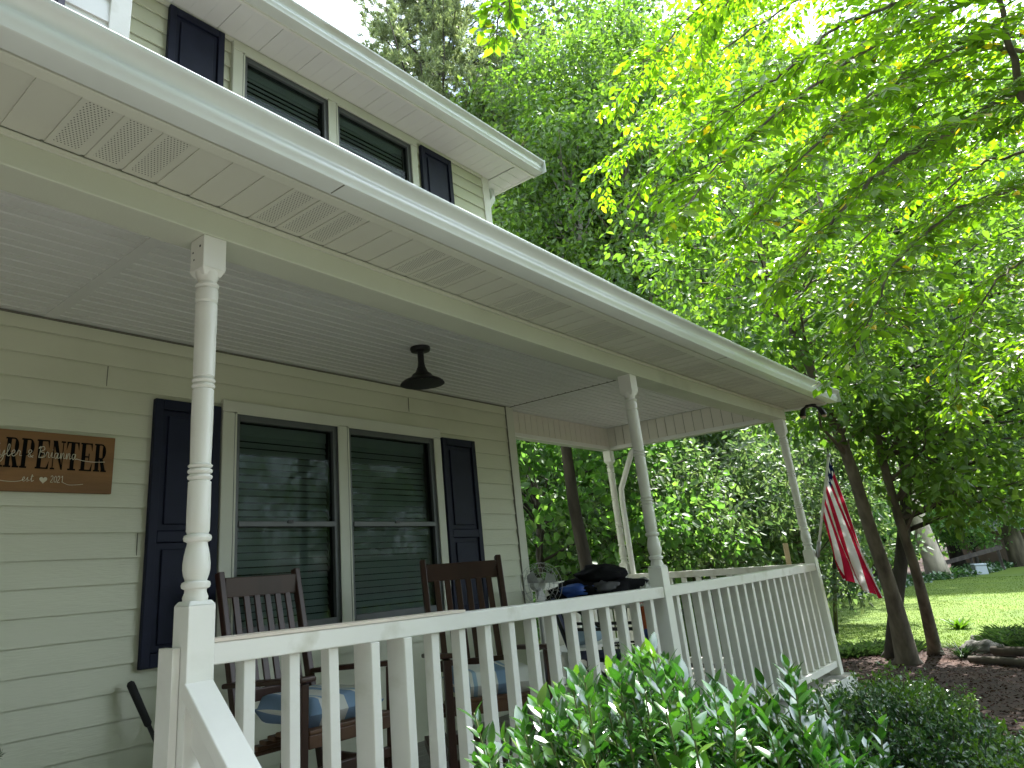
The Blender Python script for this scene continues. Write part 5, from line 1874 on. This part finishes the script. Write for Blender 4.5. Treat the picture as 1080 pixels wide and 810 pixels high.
            for qq, ll in stems:
                A = np.array(qq)
                m = max(3, int(ll/0.036))
                for j in range(m):
                    f = (j+0.6)/m*(len(A)-1)
                    i0 = min(int(f), len(A)-2)
                    c = A[i0]+(A[i0+1]-A[i0])*(f-i0)
                    t = unit(A[i0+1]-A[i0])
                    hs = unit(np.cross(t, [0, 0, 1]))*(1 if j % 2 else -1)
                    P.append(c)
                    D.append(unit(t*0.75+hs*0.75+rn.normal(size=3)*0.22+np.array([0, 0, -0.22])))
                    N.append(np.array([0, 0, 1.0])+rn.normal(size=3)*0.32)
            s += rn.uniform(0.062, 0.115)
    P, D, N = np.array(P), np.array(D), np.array(N)
    mb.build('trunk', BARK, root, smooth=True)
    rn = np.random.default_rng(5)
    L = 0.088*rn.uniform(0.6, 1.25, len(P))
    leaves('crown', P, D, N, L, L*0.52, LEAF_BEECH, root, 'oval', 0.08, 0.12)
    return root


overhang()


# ---- big glossy shrub in front of the rail
def laurel():
    rng = np.random.default_rng(17)
    c0 = np.array([-0.95, -2.80, ZG])
    root = empty('laurel_shrub', tuple(c0), 0, 'large glossy broad leaved green shrub in front of the porch rail, nearest the camera', 'shrub')
    ax = np.array([0.86, -0.34, 0])
    ax /= np.linalg.norm(ax)
    ay = np.array([-ax[1], ax[0], 0])
    mb = MB()
    P, D, N, L = [], [], [], []
    tips = [(668, 690, 2.45), (700, 700, 2.5), (727, 725, 2.4), (832, 702, 2.35), (800, 735, 2.3), (845, 735, 2.3), (770, 745, 2.2), (650, 720, 2.3), (610, 735, 2.15), (575, 738, 2.1), (640, 745, 2.0), (500, 752, 2.0), (545, 775, 1.95),
            (690, 745, 2.2), (730, 760, 2.1), (880, 770, 2.2), (865, 790, 2.0), (600, 770, 1.95), (660, 780, 1.9), (820, 775, 2.0), (560, 800, 1.85), (710, 790, 1.85), (770, 790, 1.9), (620, 800, 1.8), (515, 805, 1.85), (755, 720, 2.5), (680, 720, 2.6), (840, 760, 2.15), (900, 805, 2.0)]
    cont = [(490, 800), (530, 765), (560, 738), (600, 712), (640, 696), (690, 672), (720, 702), (770, 722), (830, 692), (860, 752), (905, 805)]
    for k in range(110):
        px = rng.uniform(500, 900)
        py = np.interp(px, [c[0] for c in cont], [c[1] for c in cont])+6+abs(rng.normal())*38
        tips.append((px, py, rng.uniform(1.85, 2.6)))
    T = [at(*t) for t in tips]
    for k in range(230):
        a, r = rng.uniform(0, 6.283), rng.random()**0.5
        T.append(c0+ax*math.cos(a)*r*0.80+ay*math.sin(a)*r*0.40+np.array([0, 0, 0.99*(1-0.32*r*r)+rng.normal()*0.07]))
    for k, tip in enumerate(T):
        tip = np.array(tip)-c0
        b = np.array([tip[0]*0.55+rng.normal()*0.08, tip[1]*0.55+rng.normal()*0.06, -0.02])
        m = b*0.45+tip*0.55+np.array([0, 0, -0.08])+rng.normal(size=3)*0.03
        line = smooth_line([tuple(b), tuple(m), tuple(tip)], 8)
        n = len(line)
        mb.tube(line, np.linspace(0.007, 0.0022, n), 5)
        A = np.array(line)
        cum = np.concatenate([[0], np.cumsum(np.linalg.norm(np.diff(A, axis=0), axis=1))])
        s = cum[-1]*0.32
        ph = rng.uniform(0, 6.28)
        while s < cum[-1]:
            f = s/cum[-1]
            p = np.array([np.interp(s, cum, A[:, i]) for i in range(3)])
            q = np.array([np.interp(min(cum[-1], s+0.05), cum, A[:, i]) for i in range(3)])
            p0 = np.array([np.interp(max(0, s-0.05), cum, A[:, i]) for i in range(3)])
            t = unit(q-p0)
            o1 = unit(np.cross(t, [0.3, 0.9, 0.2]))
            o2 = np.cross(t, o1)
            ph += 2.4
            out = o1*math.cos(ph)+o2*math.sin(ph)
            near = max(0, (f-0.75)/0.25)
            d = unit(out*(1.0-0.45*near)+t*(0.45+0.7*near)+rng.normal(size=3)*0.12+np.array([0, 0, -0.05]))
            P.append(p)
            D.append(d)
            N.append(unit(t*0.9-out*0.25+rng.normal(size=3)*0.18+np.array([0, 0, 0.35])))
            L.append(rng.uniform(0.064, 0.100)*(1-0.28*near))
            s += 0.0185*(1.0-0.25*near)
    mb.build('stem', STEM, root, smooth=True)
    L = np.array(L)
    leaves('foliage', np.array(P), np.array(D), np.array(N), L, L*0.40, LEAF_LAUREL, root, 'full', 0.10, 0.16, True)
    # pointed pale buds at some tips
    for tip in T[:29:4]:
        tip = np.array(tip)-c0
        MB().tube([tip, tip+np.array([0.002, 0, 0.012]), tip+np.array([0.004, 0.002, 0.034])], [0.003, 0.006, 0.001], 6).build('bud', LEAF_TIP, root, smooth=True)
    return root


laurel()


# ---- small leaved clipped shrubs to its right
def holly(c, rad, top, seed, label, n=260):
    rng = np.random.default_rng(seed)
    root = empty('holly_shrub', (c[0], c[1], ZG), 0, label, 'shrub', 'small leaved shrubs below the porch')
    mb = MB()
    P, D, N, L = [], [], [], []
    P2, D2, N2, L2 = [], [], [], []
    h = top-ZG
    for k in range(n):
        a, r = rng.uniform(0, 6.283), rng.random()**0.5
        tall = rng.random() < 0.08
        tip = np.array([math.cos(a)*r*rad[0], math.sin(a)*r*rad[1], h*(1-0.45*r**2.4)*rng.uniform(0.86, 1.02)+(rng.uniform(0.05, 0.14) if tall else 0)])
        b = np.array([tip[0]*0.35, tip[1]*0.35, 0.0])
        m = b*0.4+tip*0.6+rng.normal(size=3)*0.03
        A = np.array(smooth_line([tuple(b), tuple(m), tuple(tip)], 6))
        mb.tube(A, np.linspace(0.006, 0.0015, len(A)), 4)
        ln = np.linalg.norm(A[-1]-A[0])
        for j in range(int(ln/0.0075)):
            f = rng.uniform(0.30, 1.0)
            i = min(len(A)-2, int(f*(len(A)-1)))
            p = A[i]+(A[i+1]-A[i])*(f*(len(A)-1)-i)+rng.normal(size=3)*0.030*(1.1-f*0.5)
            t = unit(A[i+1]-A[i])
            d = unit(rng.normal(size=3)*0.8+t*0.7)
            nn = unit(rng.normal(size=3)*0.5+np.array([0, 0, 0.9]))
            if (tall and f > 0.72) or (f > 0.93 and rng.random() < 0.35):
                P2.append(p), D2.append(d), N2.append(nn), L2.append(rng.uniform(0.022, 0.034))
            else:
                P.append(p), D.append(d), N.append(nn), L.append(rng.uniform(0.020, 0.034))
    mb.build('stem', TWIG, root, smooth=True)
    L, L2 = np.array(L), np.array(L2)
    leaves('foliage', np.array(P), np.array(D), np.array(N), L, L*0.52, LEAF_HOLLY, root, 'oval', 0.10, 0.1)
    leaves('fresh_tips', np.array(P2), np.array(D2), np.array(N2), L2, L2*0.5, LEAF_TIP, root, 'oval', 0.10, 0.1)
    return root


holly((1.25, -2.72), (0.85, 0.62), 0.34, 3, 'dark small leaved shrub with fresh tips, right behind the big glossy shrub', 420)
holly((0.75, -3.35), (0.70, 0.50), 0.14, 4, 'dark small leaved shrub at the bottom edge, right of the glossy shrub', 380)
holly((2.55, -2.45), (0.75, 0.45), 0.14, 5, 'dark small leaved shrub touching the foot of the porch near the middle', 320)
holly((3.65, -2.35), (0.65, 0.42), -0.02, 6, 'low dark small leaved shrub below the right end of the porch rail', 260)
holly((2.00, -3.40), (0.60, 0.45), 0.02, 7, 'low dark small leaved shrub at the far right bottom beside the mulch', 260)


# ---- liriope, fern, hosta, stones, timbers, stake
def tuft(rng, c, n, L, spread=0.06, arch=0.5):
    a = rng.uniform(0, 6.283, n)
    out = np.stack([np.cos(a), np.sin(a), np.zeros(n)], 1)
    P = np.array(c)+out*rng.uniform(0, spread, n)[:, None]
    el = rng.uniform(0.5, 1.6, n)
    D = unit(out*0.7+np.stack([np.zeros(n), np.zeros(n), el], 1))
    N = unit(-out*el[:, None]+np.array([0, 0, 0.7]))
    return P, D, N, L*rng.uniform(0.6, 1.15, n)


rng = np.random.default_rng(23)
S = [[], [], [], []]
line = [(884, 692), (900, 690), (920, 689), (940, 688), (965, 686)]
for k in range(60):
    t = k/59*(len(line)-1)
    i = min(int(t), len(line)-2)
    p = np.array(line[i])+(np.array(line[i+1])-np.array(line[i]))*(t-i)
    c = gpt(p[0]+rng.normal()*2, p[1]+rng.normal()*2.5)
    c[2] = ground_z(c[0], c[1])
    for A, q in zip(S, tuft(rng, c, 42, 0.15, 0.12)):
        A.append(q)
S = [np.concatenate(a) for a in S]
tag(leaves('border_grass', S[0], S[1], S[2], S[3], 0.012, LEAF_LIRI, None, 'oval', 0.1, 0.45), 'low dark border of tufted grass along the near lawn edge', 'ground cover', kind='stuff')
S = [[], [], [], []]
for k in range(70):
    c = gpt(rng.uniform(1048, 1140), rng.uniform(668, 688))
    c[2] = ground_z(c[0], c[1])
    for A, q in zip(S, tuft(rng, c, 40, 0.20, 0.12)):
        A.append(q)
S = [np.concatenate(a) for a in S]
tag(leaves('border_grass', S[0], S[1], S[2], S[3], 0.013, LEAF_LIRI, None, 'oval', 0.1, 0.45), 'grey green grassy clumps filling the bed above the stones at the right edge', 'ground cover', kind='stuff')


def plant(name, px, py, n, L, m, w, label, cat='plant', spread=0.05, droop=0.5):
    c = gpt(px, py)
    c[2] = ground_z(c[0], c[1])
    P, D, N, Ls = tuft(np.random.default_rng(px), (0, 0, 0), n, L, spread)
    o = leaves(name, P, D, N, Ls, w, m, None, 'full', 0.1, droop)
    o.location = tuple(c)
    return tag(o, label, cat)


plant('liriope_plant', 1016, 694, 90, 0.27, LEAF_LIRI, 0.018, 'arching grassy tuft in the mulch just left of the stones', spread=0.08)
plant('fern', 1012, 664, 40, 0.26, LEAF_TIP, 0.05, 'bright green low fern on the lawn edge above the mulch bed', spread=0.10, droop=0.35)
plant('hosta_plant', 994, 609, 80, 0.62, LEAF_BUSH, 0.16, 'leafy plant round the foot of the pale trunk', spread=0.5)

for k, (px, py, s, lb) in enumerate(((1041, 684, 0.17, 'largest grey field stone, second from the right in the bed'), (1029, 683, 0.14, 'brownish field stone left of the largest stone'), (1052, 684, 0.12, 'small pale stone right of the largest stone'), (1031, 674, 0.11, 'flat pale stone lying behind the brownish stone'),
                                  (1062, 689, 0.12, 'flat pale stone lying on the timber edging at the right'), (1020, 683, 0.09, 'smallest stone beside the grassy tuft'))):
    c = gpt(px, py+4)
    st = blob('field_stone', STONE, (c[0], c[1], ground_z(c[0], c[1])+s*0.30), (s, s*0.8, s*0.62), 40+k, 0.30, 1.6, sub=3, rz=k*1.1)
    tag(st, lb, 'stone', 'stones in the mulch bed')
a, b = gpt(1024, 699), gpt(1115, 707)
tmb = MB()
tmb.tube([(a[0], a[1], ZG+0.04), tuple(a*0.6+b*0.4)[:2]+(ZG+0.05,), (b[0], b[1], ZG+0.05)], [0.042, 0.050, 0.046], 9)
tag(tmb.build('timber_edging', LOGM, smooth=True), 'long weathered timber laid along the mulch bed below the stones', 'timber')
a, b = gpt(1050, 697), gpt(1130, 702)
tmb = MB().tube([(a[0], a[1], ZG+0.12), (b[0], b[1], ZG+0.13)], [0.055, 0.06], 9)
tag(tmb.build('timber_edging', LOGM, smooth=True), 'short weathered timber stacked on the longer one at the right edge', 'timber')
c = at(828, 573, 7.2)
stk = MB().box(-0.028, 0.028, -0.020, 0.020, ZG-c[2]-0.1, 0.0)
stk = stk.build('wooden_stake', PINEW, bevel=0.004)
stk.location = tuple(c)
stk.rotation_euler = (R(1.5), R(-2), 0.5)
tag(stk, 'pale wooden stake standing behind the porch rail left of the corner post', 'stake')

# ---- neighbour's outbuilding, fence rail and pale box beyond the lawn
c = at(1085, 590, 34)
nb = empty('outbuilding', (c[0], c[1], ground_z(c[0], c[1])), R(-20), 'low brown outbuilding with a pale roof at the far right behind the trees', 'outbuilding')
WALLB = mat('brown_boards', (0.16, 0.125, 0.09), 0.85, 0.2, 4, 0.2, 20, stretch=(1, 1, 0.2))
MB().box(-2.6, 2.6, -1.6, 1.6, -0.2, 1.75).build('wall', WALLB, nb)
mb = MB()
mb.add([(-2.9, -1.95, 1.72), (2.9, -1.95, 1.72), (2.9, 0, 2.55), (-2.9, 0, 2.55), (2.9, 1.95, 1.72), (-2.9, 1.95, 1.72), (-2.9, -1.95, 1.62), (2.9, -1.95, 1.62), (2.9, 1.95, 1.62), (-2.9, 1.95, 1.62)],
       [(0, 1, 2, 3), (3, 2, 4, 5), (6, 9, 8, 7), (0, 6, 7, 1), (5, 4, 8, 9), (1, 7, 8, 4, 2), (0, 3, 5, 9, 6)])
mb.build('roof', mat('pale_metal_roof', (0.55, 0.57, 0.60), 0.4, 0.06, spec=0.5), nb)
MB().box(-0.5, 0.4, -1.64, -1.602, -0.1, 1.6).build('door', mat('tan_boards', (0.30, 0.22, 0.14), 0.8, 0.15), nb)
a, b = at(995, 594, 29.5), at(1056, 577, 29.5)
fr = empty('fence', (a[0], a[1], ground_z(a[0], a[1])), 0, 'dark single rail fence behind the far edge of the lawn', 'fence')
d = Vector(b-a)
g0 = ground_z(a[0], a[1])
MB().bar((0, 0, a[2]-g0), d+Vector((0, 0, a[2]-g0)), 0.06, 0.16).build('rail', BARKD, fr)
for k in (0.03, 0.5, 0.97):
    MB().box(d.x*k-0.05, d.x*k+0.05, d.y*k+0.035, d.y*k+0.13, -0.2, a[2]-g0+d.z*k+0.12).build('post', BARKD, fr)
c = at(1032, 597, 28.5)
bx = MB().box(-0.26, 0.26, -0.2, 0.2, 0.0, 0.34).box(-0.28, 0.28, -0.22, 0.22, 0.345, 0.42)
bx = bx.build('storage_box', mat('pale_plastic', (0.36, 0.41, 0.45), 0.5, 0.05), bevel=0.02)
bx.location = (c[0], c[1], ground_z(c[0], c[1]))
bx.rotation_euler = (0, 0, 0.4)
tag(bx, 'small pale blue lidded box under the dark rail beyond the lawn', 'box')
c = at(868, 590, 36)
nh = empty('cottage', (c[0], c[1], ground_z(c[0], c[1])), R(25), 'white walled cottage glimpsed between trunks left of the flag', 'cottage')
MB().box(-3.0, 3.0, -2, 2, -0.3, 2.6).build('wall', WHITE, nh)
mb = MB()
mb.add([(-3.3, -2.4, 2.55), (3.3, -2.4, 2.55), (3.3, 0, 4.0), (-3.3, 0, 4.0), (3.3, 2.4, 2.55), (-3.3, 2.4, 2.55)], [(0, 1, 2, 3), (3, 2, 4, 5), (0, 5, 4, 1), (1, 4, 2), (0, 3, 5)])
mb.build('roof', SHINGLE, nh)
for x in (-1.6, 1.4):
    MB().box(x-0.4, x+0.4, -2.03, -2.002, 0.9, 2.1).build('window', SASH, nh)
